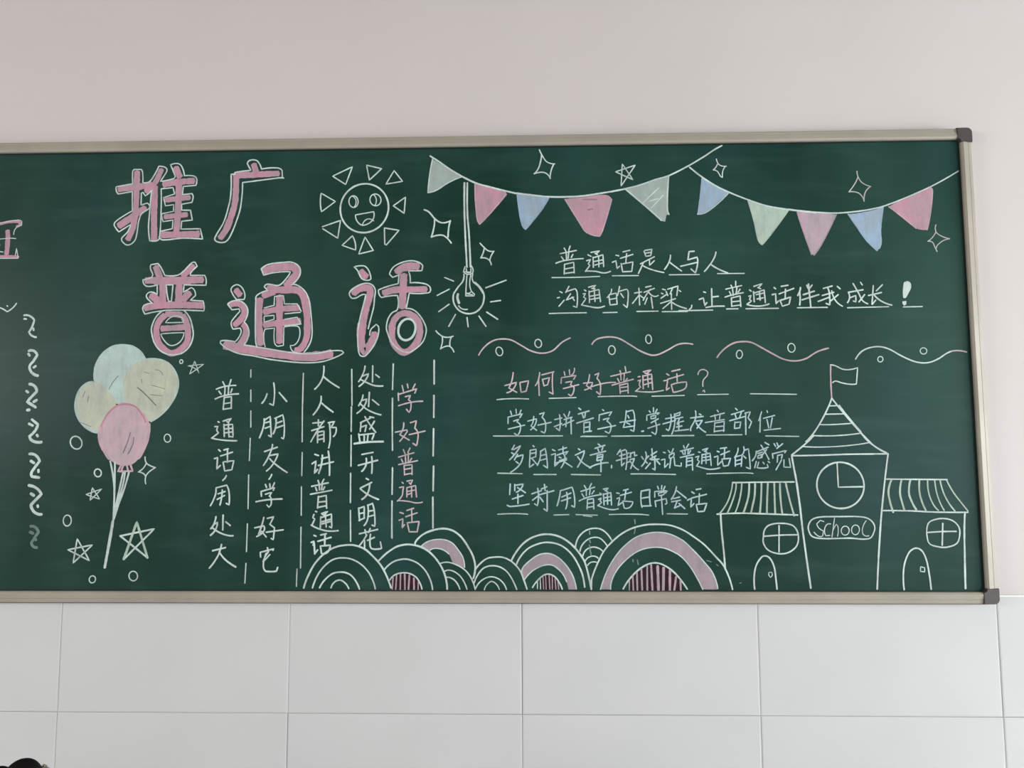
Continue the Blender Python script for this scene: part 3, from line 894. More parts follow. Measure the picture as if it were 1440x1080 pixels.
o1.8 978,730 980,800 1030,840 1118,870;980,800 940,860 898,895;898,895 945,905 965,945 990,998;1118,870 1050,890 990,940 980,970
O 760 330 9
P text_line | short white chalk line with underline dashes, upper line of the top text
w1.8 145,543 450,540 750,528;910,520 1240,518
O 900 330 9
w1.8 370,508 750,505;980,493 1320,490
O 760 330 9
C chalk_character
w2.2 300,170 320,205;375,145 360,190;250,240 455,200;325,215 330,310;360,205 350,300;265,280 300,330;410,250 390,290;195,362 320,325 540,303;305,375 300,500;310,375 420,350 428,485;315,435 410,415;315,490 428,475
C chalk_character
w2.2 600,255 640,275;585,330 635,315 605,370 625,390 570,465;570,462 700,465 800,485 885,465;640,225 750,205 700,245;690,235 720,255;665,285 670,415;675,290 790,255 800,405;680,340 780,320;690,385 780,360;735,270 740,410
C chalk_character
w2.2 955,260 990,268;910,350 955,330 970,430 1000,400;1045,218 1130,198;1010,300 1170,250;1090,240 1080,350;1020,365 1040,470 1155,465 1170,345 1040,370
C chalk_character
w2.2 1310,210 1335,275 1395,265 1410,185 1320,200;1325,235 1395,225;1265,370 1440,280;1380,330 1380,390 1440,330;1300,360 1240,490;1300,395 1400,440 1560,480
O 900 330 9
C chalk_character
w2.4 385,260 370,340 310,440;370,345 440,400 525,460
C chalk_character
w2.4 685,210 620,215 605,320 720,285 730,350 700,485 645,435;515,400 730,350
C chalk_character
w2.4 960,220 925,320 815,465;895,375 980,430 1110,485
O 760 330 9
P text_line | longer white chalk line with underline dashes, lower line of the top text
w2 110,998 350,992 580,988;790,988 970,983
O 900 330 9
w2 280,975 600,972;-40,972 230,968;490,962 920,955;1095,940 1240,938
O 1030 360 9
w2 170,668 580,662;820,655 1200,650
O 1150 360 9
w2 375,655 895,642;1080,645 1320,640
O 760 330 9
C chalk_character
w2.2 245,720 275,735;215,800 240,795;235,905 300,830;360,655 320,730;330,720 440,685 465,740 460,920 415,905;380,750 325,830 420,790;400,790 430,835
C chalk_character
w2.2 555,700 575,712;540,750 570,745 545,790 575,810 520,890;520,890 620,910 720,925 810,905;610,665 700,640 665,680;650,680 690,685;615,715 620,860;620,725 740,695 760,850;625,780 740,760;630,820 750,800;680,700 690,845
C chalk_character
w2.2 900,690 890,740 845,795;865,770 880,890 970,880 960,740 870,760;880,820 960,805;1000,655 990,710 975,770;990,720 1090,690 1110,730 1095,925 1050,885;1015,745 1050,795
C chalk_character
w2.2 1190,740 1280,725;1245,680 1255,890;1245,770 1165,870;1260,770 1300,800;1330,665 1400,650;1310,730 1440,680;1390,690 1340,760 1300,830;1370,730 1430,780 1490,770;1350,800 1320,880;1400,790 1420,930
O 900 330 9
C chalk_character
w2.2 285,690 320,700;270,740 290,750;265,805 330,760;350,690 480,650 465,770 ;410,680 380,750;495,705 515,720;330,720 350,770;395,745 400,945;260,870 450,810;390,850 290,935;410,860 480,900 585,935
C chalk_comma
w2.4 655,895 650,925 625,945
C chalk_character
w2.4 805,725 830,733;750,820 800,800 820,900 845,860;905,685 910,905;910,790 990,780;835,922 930,908 1065,905
C chalk_character
w2.2 1150,640 1165,670;1210,590 1210,650;1085,690 1285,645;1170,685 1180,770;1225,670 1215,755;1130,720 1150,760;1265,690 1240,730;1075,790 1180,760 1305,735;1155,800 1160,910;1160,800 1265,775 1275,910;1170,850 1260,840;1165,905 1270,890
O 1030 360 9
C chalk_character
w2.4 215,430 235,445;205,510 235,500 215,550 240,570 185,610;185,615 330,635 460,608;270,385 375,350 330,400;320,400 355,415;265,450 275,580;270,470 400,430 415,590;300,490 390,470;310,545 385,530;340,460 350,560
C chalk_character
w2.4 525,400 545,415;500,490 545,480 550,605 580,570;615,385 700,370;590,480 775,410;670,420 665,545;600,560 630,635 715,610 735,520 610,560
C chalk_character
w2.6 860,400 850,450 825,500;850,460 855,540 850,620;940,370 955,410;1005,370 975,410;895,490 1035,445;880,555 1090,490;960,355 975,500 990,650
C chalk_character
w2.4 1150,410 1260,380;1205,405 1225,470 1230,620 1185,600;1135,500 1280,460;1085,575 1230,520;1255,440 1300,560 1390,635;1335,490 1240,570;1325,385 1360,415
O 1150 360 9
C chalk_character
w2.4 385,460 570,428;390,470 400,530 375,590;400,530 480,500 480,580 450,570;445,350 520,480 560,560 630,605;590,490 520,580;540,335 560,365
C chalk_character
w2.4 815,365 740,440;640,500 805,462;700,375 685,610;690,610 730,560;710,490 800,570 935,622
C exclamation_mark
Fw1 1095,340 1130,328 1165,350 1165,410 1135,470 1105,525 1088,525 1085,430
w2.6 1095,340 1130,328 1165,350 1165,410 1135,470 1105,525 1088,525 1085,430 1095,340
Fw1 1070,575 1120,570 1120,610 1090,630 1070,605
O 660 440 6
P wave_line | pale pink chalk wave line, first from the left
e2.4 80,355 130,285 200,235 270,220 350,228 430,270 520,320 610,340 700,320 780,250 850,212
P chalk_circle
Ew1.8 253,325 28,38 -15
P chalk_circle
Ew1.8 581,258 28,36 -10
P wave_line | pale pink chalk wave line, second from the left
e2.4 1035,265 1080,220 1180,203 1260,215 1350,265 1440,320 1530,355 1590,352 1680,310 1750,270 1810,257 1885,265
P chalk_circle
Ew1.8 1202,314 28,38 -5
O 820 440 6
P chalk_circle
Ew1.8 552,222 24,38 -5
O 980 440 6
P wave_line | pink chalk wave line, third from the left
q2.6 170,375 230,305 310,255 390,242 460,250 540,290 630,340 730,390 830,405 920,385 1010,330 1110,298
P chalk_circle
Ew1.8 358,350 26,35 0
P chalk_circle
Ew1.8 797,295 30,38 -5
O 1150 440 6
P wave_line | pale chalk wave line with a pink end, last before the frame
w2.4 318,390 370,325 440,293 520,285 600,305 700,360 800,405 880,422 950,415 1020,385 1080,345 1130,322 
q2.4 1120,325 1180,318 1255,330
P chalk_circle
Ew1.8 527,391 22,24 0
P chalk_circle
Ew1.8 891,321 28,27 0
O 690 500 9
P text_line | pink chalk question line with white underline dashes
w1.8 80,558 270,545 480,550;740,542 1080,532
O 830 500 9
w1.8 100,520 520,512 590,518;780,515 1190,505
O 980 440 6
w1.6 5,690 265,686;450,682 840,687
O 690 500 9
C chalk_character
q2.4 285,215 265,330 230,410 330,465;180,380 325,340 280,430 205,470;370,345 385,465 450,450 480,320 375,340
C chalk_character
q2.2 620,215 600,320 565,380;605,300 615,505;645,245 800,205;655,300 675,385;665,300 745,280 720,370 680,380;785,215 780,350 790,490 740,460
C chalk_character
q2.2 930,205 940,250;995,180 1000,240;1060,160 1050,220 1020,250;890,350 895,280 1080,250 1050,300;950,340 1030,325 1010,370 1055,400 1045,470 1015,512 985,490;920,418 1115,368
C chalk_character
q2.2 1250,240 1235,330 1210,380 1275,425;1175,350 1290,340 1260,400 1190,435;1320,245 1370,220 1345,290 ;1345,290 1385,350 1390,430 1385,495 1340,460;1260,400 1440,350 1580,340
O 830 500 9
C chalk_character
q2.2 375,190 385,220;440,140 450,200;260,262 510,205;385,230 390,310;430,240 425,320;345,290 370,340;470,290 445,320;275,375 400,340 545,300;370,370 380,480;375,375 475,350 480,475;390,405 465,395;385,455 475,440
C chalk_character
q2.2 605,270 630,265;605,320 640,310 620,370 635,400 580,445;570,450 680,460 800,460 925,440;670,205 770,180 710,230;690,220 740,235;665,255 670,420;670,260 775,235 790,430;680,310 780,290;680,370 780,340;725,250 735,400
C chalk_character
q2.2 965,230 995,250;930,320 980,310 960,440 1000,410;1030,200 1135,175;980,300 1180,240;1095,230 1100,330;1025,370 1050,465 1140,445 1205,410 1215,335 1110,345 1030,370
O 820 440 6
C question_mark
o2 968,520 985,485 1020,478 1052,500 1045,530 1015,565 1010,620;1010,660 1020,650 1025,668
O 690 500 9
P text_line | pale blue chalk text line directly under the question, with underline dashes
t2 35,1018 500,1018 910,1016;1140,1025 1440,1022
O 830 500 9
t2 -100,1020 210,1022;270,1020 770,1015;910,1015 1310,1012
O 980 440 6
t1.8 80,1030 380,1028;580,1038 860,1042
O 690 500 9
C chalk_character
b2.2 250,700 265,750;320,680 325,730;385,690 360,750;220,860 220,780 400,735 370,785;290,830 360,805 330,840 375,880 370,960 335,1010 300,985;225,930 430,880
C chalk_character
b2.2 545,770 530,860 510,890 580,945;470,830 580,800 560,880 505,940;620,740 680,720 650,780 ;650,780 690,840 695,930 680,980 640,960;600,880 765,845
C chalk_character
b2.2 870,750 880,840 870,950 830,920;810,810 900,790;805,900 900,860;925,740 950,780;1000,710 980,770;930,810 1030,780;960,790 950,900 ;910,880 1050,820;1015,780 1020,990
C chalk_character
b2.4 1115,665 1140,685;1110,740 1245,700;1155,730 1175,790;1200,710 1190,780;1090,855 1300,790;1180,850 1180,975;1190,850 1255,840 1250,960;1195,910 1250,900;1190,965 1275,955
O 830 500 9
C chalk_character
b2.2 155,685 170,695;110,825 115,750 275,710 240,760;165,810 240,790 210,830 260,880 255,950 235,985 190,960;95,930 320,885
C chalk_character
b2.2 455,700 440,830 415,910 560,890;460,710 540,690 560,780 550,960 510,940;375,845 570,815;475,760 490,790;460,850 500,870
C chalk_comma
b2.4 650,958 668,958;
b2.8 652,960 672,955
C chalk_character
b2.2 745,700 760,720;800,660 800,715;845,680 825,720;715,820 715,755 880,720 850,745;765,770 830,755 825,790 770,800 765,770;770,850 860,800;730,920 880,870;820,830 840,920 825,1000 780,970
C chalk_character
b2.2 1020,745 1020,850 990,950 960,930;955,800 1060,780;920,865 1080,820;1070,745 1140,715 1130,755 1060,770;1065,740 1065,880 1030,995;1085,800 1170,780;1100,850 1180,830;1130,790 1100,870;1120,860 1120,940;1070,955 1245,935;1090,905 1160,890
C chalk_character
b2.4 1330,700 1330,800 1270,920 1270,950;1270,790 1430,770;1335,830 1420,820 1350,920;1340,850 1380,910 1460,970;1380,740 1400,750
O 820 440 6
C chalk_character
b2 1130,820 1140,835;1075,875 1190,845;1110,860 1115,900;1155,850 1150,895;1030,925 1190,900;1110,925 1105,1005;1110,930 1190,915 1185,1000;1120,960 1180,955;1110,1000 1190,990
O 980 440 6
C chalk_character
b2.2 325,805 340,820;290,858 395,825;320,850 330,885;375,835 360,880;275,910 400,875;320,920 315,975 360,970 370,920 320,925;405,845 450,835 430,885 460,920 440,970;410,850 412,1025
C chalk_character
b2 545,835 520,910;535,870 530,1005;590,825 595,840;560,890 655,865;590,900 605,970;635,885 620,970;565,990 705,975
O 980 440 6
P school_drawing | pale green chalk schoolhouse with a clock tower and flag
w2.6 1137,720 1110,790 1050,910 980,1020 920,1085;1137,720 1200,800 1300,920 1400,1030 1470,1100
w2 1110,785 1185,782;1080,855 1235,852;1035,942 1140,942 1300,932;980,1035 1180,1035 1380,1015
q2.6 1128,440 1128,560 1137,715
C school_flag
w2 1125,438 1165,445 1230,475 1290,478 1355,462 1345,600 1290,602 1220,590 1170,575 1145,588
O 990 560 6
w3 740,480 745,520 775,680 810,920 830,1100 900,1600 
w2.4 740,485 1000,480 1200,473 1440,470 1550,468
w2 840,408 950,412 1100,408 1280,392 1400,372
w2.6 925,315 860,380 740,478
O 1180 560 6
w2.8 170,270 260,375 400,462;412,470 385,690 350,1050 320,1610
w2.6 0,60 60,140 180,280
O 990 560 6
C school_roof | striped roof of the left wing
w2.4 240,712 500,708 760,706;110,978 300,970 500,975 790,985
g2.4 240,715 225,800 190,890 125,980;270,718 265,780 235,880 195,970;318,720 310,800 290,890 260,970
g3 380,720 375,820 355,900 330,970;430,720 425,830 410,900 395,970;484,720 480,850 470,970;538,720 532,850 530,970
g3 592,720 595,850 600,970;640,720 645,850 660,975;690,720 720,850 760,990
C school_wall | left wing wall
w3 140,985 150,1140 165,1280 178,1440
O 1180 560 6
C school_roof | striped roof of the right wing
w2.4 400,682 600,684 910,686;370,948 600,950 800,960 1085,962
g3.2 440,690 415,780 425,860 455,960;525,690 512,800 530,880 550,945;600,690 588,800 615,880 650,940
g3 675,690 678,800 700,880 730,945
g2.4 745,690 755,800 790,890 835,945;805,690 820,790 850,880 885,945;850,690 880,800 925,885 975,950;905,690 960,790 1020,870 1085,950
C school_wall | right wing wall
w3 1060,965 1055,1100 1058,1300 1065,1605
O 990 560 6
C school_clock
Ew2.8 1150,735 202,192 0
w2.4 1122,550 1132,750 1350,746
O 990 670 6
C school_window
w2.4 500,510 510,450 550,410 640,395 740,410 785,460 795,540 770,600 700,645 620,650 540,620 500,560 500,510
w2.4 632,415 632,635
w2.4 500,505 640,495 785,492
C school_door
w2.6 427,950 422,850 440,750 490,675 545,680 590,760 605,860 615,950
w1.6 545,810 570,808 575,835 560,852 545,830 545,810
O 1180 670 6
C school_window
w2.2 740,430 760,385 820,360 890,355 960,375 1010,430 1015,500 990,565 900,597 820,590 760,565 740,500 740,430
w2.6 873,395 868,580
w2.4 745,472 860,465 985,463
C school_door
w2.6 548,955 540,850 550,740 590,640 640,605 690,620 730,690 755,800 775,950
w1.8 685,765 685,800 720,805 720,770 690,762
O 1110 700 9
C school_sign | oval sign reading School
w2.2 245,420 240,350 280,280 370,245 600,238 900,240 1010,270 1075,350 1070,430 1010,515 760,510 420,515 290,490 245,420
O 1110 700 9
w1.6 435,300 390,285 345,330 370,380 430,420 420,480 380,490 310,435;520,330 470,340 442,410 460,480 510,475;570,260 550,400 538,495;550,410 590,335 615,370 608,485
Ew1.6 705,415 50,58 0
Ew1.6 835,405 50,62 0
w1.6 970,290 925,380 930,460 975,485 1005,480
O 690 610 9
P text_line | pale blue-white chalk text line, middle of the three below the question
t2 90,498 400,505;545,515 830,515;1020,515 1390,520
O 830 610 9
t2 515,508 750,508 1080,515
O 970 600 9
t1.8 215,597 700,585 800,592
O 690 610 9
C chalk_character
b2.4 300,145 270,200;290,200 380,150 320,240 240,330;265,240 300,260;340,260 300,330;330,290 410,265 380,370 320,440 255,485;320,350 350,375
C chalk_character
b2.2 535,150 550,165;500,210 575,195 570,290 510,310;505,250 565,240;500,210 490,425 545,385;520,310 580,380;630,220 625,310 590,400;635,220 690,185 710,310 720,435 670,400;640,275 700,260;630,335 705,315
C chalk_character
b2.2 780,200 815,215;770,265 820,250 810,410 860,360;860,205 960,175;915,165 915,250;840,270 980,220 950,260;865,295 890,305;870,340 960,310;925,260 940,320 890,430;820,370 960,330;940,360 1030,420
C chalk_character
b2.4 1110,190 1130,205;1070,270 1185,215;1185,230 1150,330 1100,420;1100,290 1170,370 1270,430
O 830 610 9
C chalk_character
b2.4 100,130 125,150;60,185 185,145;95,190 110,230;160,170 145,210;0,270 195,220;90,270 85,340;90,270 160,260 150,330;100,300 150,290;95,340 150,325;-10,430 90,385 225,365;135,330 135,480
C chalk_comma
b2.4 270,400 268,430
C chalk_character
b2.2 380,200 340,260;370,230 440,200;370,280 440,260;330,340 440,310;395,240 395,410 430,370;455,210 465,300 450,450;460,260 490,240;455,310 500,290;455,370 500,350;510,240 510,300;510,250 560,230 560,280 590,270;500,330 560,310 510,440;510,350 560,420 610,455
C chalk_character
b2.4 650,290 670,320;740,280 700,320;700,230 705,320 650,410;690,340 720,370;770,270 840,225;780,190 785,290;755,320 830,280;790,290 770,330 870,320;815,290 820,460 790,440;760,370 700,440;840,340 880,385
C chalk_character
b2.2 925,235 950,240;900,330 945,320 940,430 985,380;985,210 1010,240;1050,190 1030,240;1000,270 1060,240 1050,290 1000,310 1000,270;1020,310 1005,430;1060,300 1070,400 1150,410 1150,370
C chalk_character
b2.2 1180,150 1190,180;1245,130 1215,180;1140,220 1305,180;1200,200 1200,260;1240,200 1235,255;1160,220 1180,260;1270,210 1250,250;1140,300 1310,260;1220,300 1215,420;1225,310 1290,300 1295,460;1225,350 1285,340;1220,400 1290,390
O 970 600 9
C chalk_character
b2.2 110,320 130,325;75,385 115,370 95,420 120,440 85,500;85,495 160,520 250,540 380,520;160,295 230,270 195,310;185,310 215,325;155,350 150,470;160,355 255,335 270,490;170,390 255,375;165,430 260,415;200,340 205,465
C chalk_character
b2.2 345,310 370,320;310,385 355,370 350,490 400,440;385,275 465,265;390,355 500,310;440,270 435,400;405,410 425,500 485,490 515,400 400,410
C chalk_character
b2.2 610,270 600,330 565,390;575,380 575,500;580,380 660,360 650,500;585,430 650,415;585,480 645,465;680,255 685,310 660,360;690,300 740,280 755,400 765,535 715,515;680,370 710,400
C chalk_character
b2.2 840,310 830,370 790,430;840,320 990,260;900,235 940,300 1000,415;970,290 900,380;860,340 920,320;860,370 920,345 910,390 860,400 860,370;950,200 1000,230;840,440 820,520;870,450 850,520 920,525 990,515 980,480;925,450 940,470;990,440 1010,455
C chalk_character
b2.2 1065,215 1085,250;1100,205 1120,250;1175,215 1100,275;1045,340 1050,400;1060,340 1220,300 1200,330;1110,360 1105,450;1110,365 1170,350 1160,400;1160,420 1090,545;1190,420 1190,510 1275,515 1255,405
O 690 610 9
P text_line | pale blue-white chalk text line, lowest of the three below the question
t1.8 90,1018 300,1010 470,1018;800,1028 990,1022;1080,1022 1350,1030;1170,1035 1280,1048
O 830 610 9
t1.8 240,1022 600,1018 740,1030;970,1012 1230,1015
O 690 610 9
C chalk_character
b2.4 248,635 240,770;305,640 305,720;325,650 410,635 380,700 325,740;340,680 440,745;275,825 410,780;345,765 345,880;210,905 240,920 485,890
C chalk_character
b2.4 595,690 605,800 590,910 555,885;520,760 640,720;530,840 610,780;620,800 665,860;680,640 690,720;640,700 710,670;620,770 800,720;715,720 715,980 675,950
C chalk_character
b2.4 880,720 870,800 840,910;885,720 1030,675 1060,800 1060,930 1025,910;900,800 1015,750;895,850 1010,810;960,740 970,850 950,950
C chalk_character
b2.2 1185,655 1205,690;1275,630 1250,680;1140,730 1315,675;1210,700 1210,780;1260,690 1250,770;1155,760 1180,800;1310,720 1280,760;1120,850 1240,800 1400,770;1225,830 1220,950;1230,830 1300,820 1305,950;1235,880 1300,870;1230,930 1300,920
O 830 610 9
C chalk_character
b2.2 120,750 140,760;105,830 140,810 125,850 145,870 95,910;95,905 180,940 270,960 355,948;165,700 230,685 195,720;185,715 220,735;165,760 175,900;170,765 260,745 270,900;180,810 260,795;180,850 265,840;215,750 220,890
C chalk_character
b2.2 335,748 365,755;340,820 375,805 350,910 400,870;420,715 480,700;380,780 520,740;450,715 435,830;410,850 430,940 500,930 540,860 410,855
C chalk_character
b2.4 645,725 640,840 655,930;645,725 755,705 750,800 760,910;650,815 745,800;650,915 770,910
C chalk_character
b2.2 850,665 865,700;905,655 900,700;945,665 925,710;815,800 815,730 975,720 950,750;860,750 940,735 930,770 870,785 860,750;820,850 830,920;830,850 960,820 970,880 950,890;900,790 915,1020
C chalk_character
b2.4 1090,670 1070,750 1025,830;1095,720 1215,815;1055,820 1130,800;1030,860 1140,840;1100,850 1065,940;1065,940 1150,900;1120,880 1195,945
O 970 600 9
C chalk_character
b2.4 25,825 55,845;-30,930 20,905 10,1020 50,975;80,795 140,785;30,900 210,855;120,850 115,970;80,985 100,1075 180,1070 215,970 75,985
O 280 830 9
"""


def spline(pts, closed=False, step=2.2):
    """Catmull-Rom through the points, kept sharp where the pen turned sharply."""
    n = len(pts)
    if n < 3:
        out = []
        for i in range(n-1):
            a, b = pts[i], pts[i+1]
            k = max(1, int(math.dist(a, b)/step))
            out += [(a[0]+(b[0]-a[0])*j/k, a[1]+(b[1]-a[1])*j/k) for j in range(k)]
        return out + [pts[-1]]
    sharp = [True]*n
    for i in range(n):
        if not closed and i in (0, n-1): continue
        a, b, c = pts[i-1], pts[i], pts[(i+1) % n]
        v1 = (b[0]-a[0], b[1]-a[1]); v2 = (c[0]-b[0], c[1]-b[1])
        l1, l2 = math.hypot(*v1), math.hypot(*v2)
        if l1*l2 == 0: continue
        cs = (v1[0]*v2[0]+v1[1]*v2[1])/(l1*l2)
        sharp[i] = cs < math.cos(math.radians(58))
    def tan(i):
        if sharp[i]: return None
        a, c = pts[i-1], pts[(i+1) % n]
        d = (c[0]-a[0], c[1]-a[1]); l = math.hypot(*d) or 1
        return (d[0]/l, d[1]/l)
    out = []
    for i in range(n if closed else n-1):
        a, b = pts[i], pts[(i+1) % n]
        L = math.dist(a, b)
        if L == 0: continue
        d = ((b[0]-a[0])/L, (b[1]-a[1])/L)
        ta = tan(i) or d; tb = tan((i+1) % n) or d
        if tan(i) is None and tan((i+1) % n) is not None:
            s = 2*(d[0]*tb[0]+d[1]*tb[1]); ta = (s*d[0]-tb[0], s*d[1]-tb[1]) if s > 1.2 else d
        if tan((i+1) % n) is None and tan(i) is not None:
            s = 2*(d[0]*ta[0]+d[1]*ta[1]); tb = (s*d[0]-ta[0], s*d[1]-ta[1]) if s > 1.2 else d
        k = max(1, int(L/step))
        for j in range(k):
            s = j/k; s2 = s*s; s3 = s2*s
            h1, h2, h3, h4 = 2*s3-3*s2+1, s3-2*s2+s, -2*s3+3*s2, s3-s2
            out.append((h1*a[0]+h2*L*ta[0]+h3*b[0]+h4*L*tb[0], h1*a[1]+h2*L*ta[1]+h3*b[1]+h4*L*tb[1]))
    if not closed: out.append(pts[-1])
    return out


PXM = 1/548.0    # metres per frame pixel on the board, for stroke widths


class Sheet:
    """Collects the marks of one part as thin raised chalk."""
    def __init__(self): self.V = []; self.F = []; self.M = []; self.mats = []

    def slot(self, mat):
        if mat not in self.mats: self.mats.append(mat)
        return self.mats.index(mat)

    def ribbon(self, px, width, mat, lift, closed=False, thick=0.00022):
        pts = [on_plane(u, v, BY) for u, v in px]
        if len(pts) == 1: pts = [pts[0], (pts[0][0]+0.001, pts[0][1])]
        n = len(pts); s = self.slot(mat); base = len(self.V)
        hw0 = width*(0.86 if width < 3.5 else 1.0)*PXM/2
        w = 1.0
        for i, p in enumerate(pts):
            if closed: a, b = pts[i-1], pts[(i+1) % n]
            else: a, b = pts[max(0, i-1)], pts[min(n-1, i+1)]
            dx, dz = b[0]-a[0], b[1]-a[1]; l = math.hypot(dx, dz) or 1
            nx, nz = -dz/l, dx/l
            w = 0.7*w + 0.3*random.uniform(0.78, 1.22)
            hw = hw0*w
            jl, jr = hw*random.uniform(0.94, 1.06), hw*random.uniform(0.94, 1.06)
            for k, y in ((-jl, 0.00003), (-jl*0.7, thick), (jr*0.7, thick), (jr, 0.00003)):
                self.V.append((p[0]+nx*k-OX, BY-lift-y, p[1]+nz*k-OZ))
        m = n if closed else n-1
        for i in range(m):
            j = (i+1) % n
            for k in range(3):
                self.F.append([base+i*4+k, base+i*4+k+1, base+j*4+k+1, base+j*4+k]); self.M.append(s)
        if not closed:                                   # round ends
            for idx, nb, sg in ((0, 1, 1), (n-1, n-2, -1)):
                p, q = pts[idx], pts[nb]
                dx, dz = p[0]-q[0], p[1]-q[1]; l = math.hypot(dx, dz) or 1
                dx, dz = dx/l, dz/l; nx, nz = -dz*-sg, dx*-sg
                e = len(self.V)
                r = hw0*(0.35 if width > 6 else random.uniform(0.85, 1.05))
                for a in (-0.9, -0.35, 0.35, 0.9):
                    self.V.append((p[0]+dx*r*math.cos(a)+nx*r*math.sin(a)-OX, BY-lift-0.00003,
                                   p[1]+dz*r*math.cos(a)+nz*r*math.sin(a)-OZ))
                b4 = base+idx*4
                order = [b4, b4+1, b4+2, b4+3]
                # nearer side first
                d0 = math.dist(self.V[order[0]], self.V[e]); d1 = math.dist(self.V[order[3]], self.V[e])
                if d1 < d0: order.reverse()
                self.F.append([order[0], order[1], e+1, e]); self.M.append(s)
                self.F.append([order[1], order[2], e+2, e+1]); self.M.append(s)
                self.F.append([order[2], order[3], e+3, e+2]); self.M.append(s)

    def fill(self, px, mat, lift, thick=0.00012):
        pts = [on_plane(u, v, BY) for u, v in px]
        pts = [(x+random.uniform(-1, 1)*0.0004, z+random.uniform(-1, 1)*0.0004) for x, z in pts]
        n = len(pts); s = self.slot(mat); base = len(self.V)
        for y in (0.00002, thick):
            for x, z in pts: self.V.append((x-OX, BY-lift-y, z-OZ))
        for i in range(n):
            j = (i+1) % n
            self.F.append([base+i, base+j, base+n+j, base+n+i]); self.M.append(s)
        for tr in tessellate_polygon([[Vector((x, z, 0)) for x, z in pts]]):
            self.F.append([base+n+i for i in tr]); self.M.append(s)

    def build(self, name, parent):
        # make every face look away from the board
        F = []
        for f in self.F:
            a, b, c = (Vector(self.V[f[0]]), Vector(self.V[f[1]]), Vector(self.V[f[2]]))
            nrm = (b-a).cross(c-a)
            F.append(list(reversed(f)) if nrm.y > 0 else f)
        return mesh_obj(name, self.V, F, self.mats, parent, midx=self.M)


ox, oy, sc = 0.0, 0.0, 1.0
groups = []      # [name, label, level, marks]
for line in DRAW.strip().split('\n'):
    line = line.strip()
    if not line: continue
    if line[0] == 'O':
        a = line.split(); ox, oy, sc = float(a[1]), float(a[2]), float(a[3]); continue
    if line[0] in 'PC' and line[1] == ' ':
        nm, _, lb = line[2:].partition('|')
        groups.append([nm.strip(), lb.strip(), line[0], []]); continue
    mode = line[0] if line[0] in 'EF' else 'S'
    head, _, body = line.partition(' ')
    head = head[1:] if mode in 'EF' else head
    colr, width = head[0], float(head[1:])
    if groups[-1][0] in ('chalk_character', 'chalk_comma', 'question_mark'):      # thin writing reads paler than rubbed areas
        colr = {'b': 'c', 'q': 'e', 'm': 'e'}.get(colr, colr)
    for st in body.split(';'):
        st = st.split()
        if not st: continue
        if mode == 'E':
            cx, cy = map(float, st[0].split(',')); rx, ry = map(float, st[1].split(','))
            rot = math.radians(float(st[2]) if len(st) > 2 else 0)
            K = max(14, int(2*math.pi*(rx+ry)/2/sc/2.2)); pp = []
            wob = random.uniform(0, 6)
            for k in range(K):
                a = 2*math.pi*k/K
                e = 1+0.02*math.sin(2*a+wob)
                x, y = rx*e*math.cos(a), ry*e*math.sin(a)
                pp.append((ox+(cx+x*math.cos(rot)-y*math.sin(rot))/sc, oy+(cy+x*math.sin(rot)+y*math.cos(rot))/sc))
            groups[-1][3].append(('loop', colr, width, pp))
        else:
            pp = [tuple(map(float, q.split(','))) for q in st]
            pp = [(ox+x/sc, oy+y/sc) for x, y in pp]
            if mode == 'F' and width < 4:
                groups[-1][3].append(('fill', colr, width, spline(pp, True, 3.5)))
            elif len(pp) > 3 and math.dist(pp[0], pp[-1]) < 0.6 and mode == 'S':
                groups[-1][3].append(('loop', colr, width, spline(pp[:-1], True)))
            else:
                groups[-1][3].append(('thick' if mode == 'F' else 'line', colr, width, spline(pp)))

# each dash of a divider or underline is a piece of its own
split = []
for nm, lb, level, marks in groups:
    if nm in ('text_column', 'text_line'):
        split.append([nm, lb, level, marks[:1]])
        split += [['chalk_dash', '', 'C', [mk]] for mk in marks[1:]]
    elif nm in ('chalk_shading', 'chalk_smudge'):
        split.append([nm, lb, level, marks[:1]])
        split += [[nm, lb, 'C', [mk]] for mk in marks[1:]]
    else:
        split.append([nm, lb, level, marks])
groups = split

part = None
pi = 0
for gi, (nm, lb, level, marks) in enumerate(groups):
    sh = Sheet()
    if level == 'P': pi += 1; sub = 0
    else: sub += 1
    lift0 = 0.00004 + pi*0.000006 + (sub*0.00002 if sub < 12 else 0.00024)
    for k, (kind, colr, width, pp) in enumerate(marks):
        lift = lift0 + k*0.000004
        if kind == 'fill': sh.fill(pp, chalk(colr, True), lift)
        elif kind == 'thick': sh.ribbon(pp, width, chalk(colr, True), lift, thick=0.00018)
        elif kind == 'loop': sh.ribbon(pp, width, chalk(colr, False), lift + 0.0001, closed=True)
        else: sh.ribbon(pp, width, chalk(colr, False), lift + 0.0001)
    if not sh.V: continue
    o = sh.build(nm, board if level == 'P' else part)
    if lb: o['label'] = lb
    if level == 'P': part = o

# ---------------------------------------------------------------- the child at the lower left, only the hair knot reaches the picture
M_HAIR = plain('black_hair', (0.006, 0.004, 0.004), 0.7, 0, 0.002, 90)
M_HAIR.node_tree.nodes['Principled BSDF'].inputs['Specular IOR Level'].default_value = 0.15
M_SKIN = plain('skin', (0.55, 0.33, 0.24), 0.55)
M_SHIRT = plain('white_shirt', (0.60, 0.62, 0.66), 0.85, 0, 0.001, 80)
M_SKIRT = plain('navy_skirt', (0.03, 0.035, 0.08), 0.85, 0, 0.001, 80)
M_SHOE = plain('black_shoe', (0.02, 0.02, 0.02), 0.4)
M_EYE = plain('dark_eye', (0.02, 0.012, 0.01), 0.15)


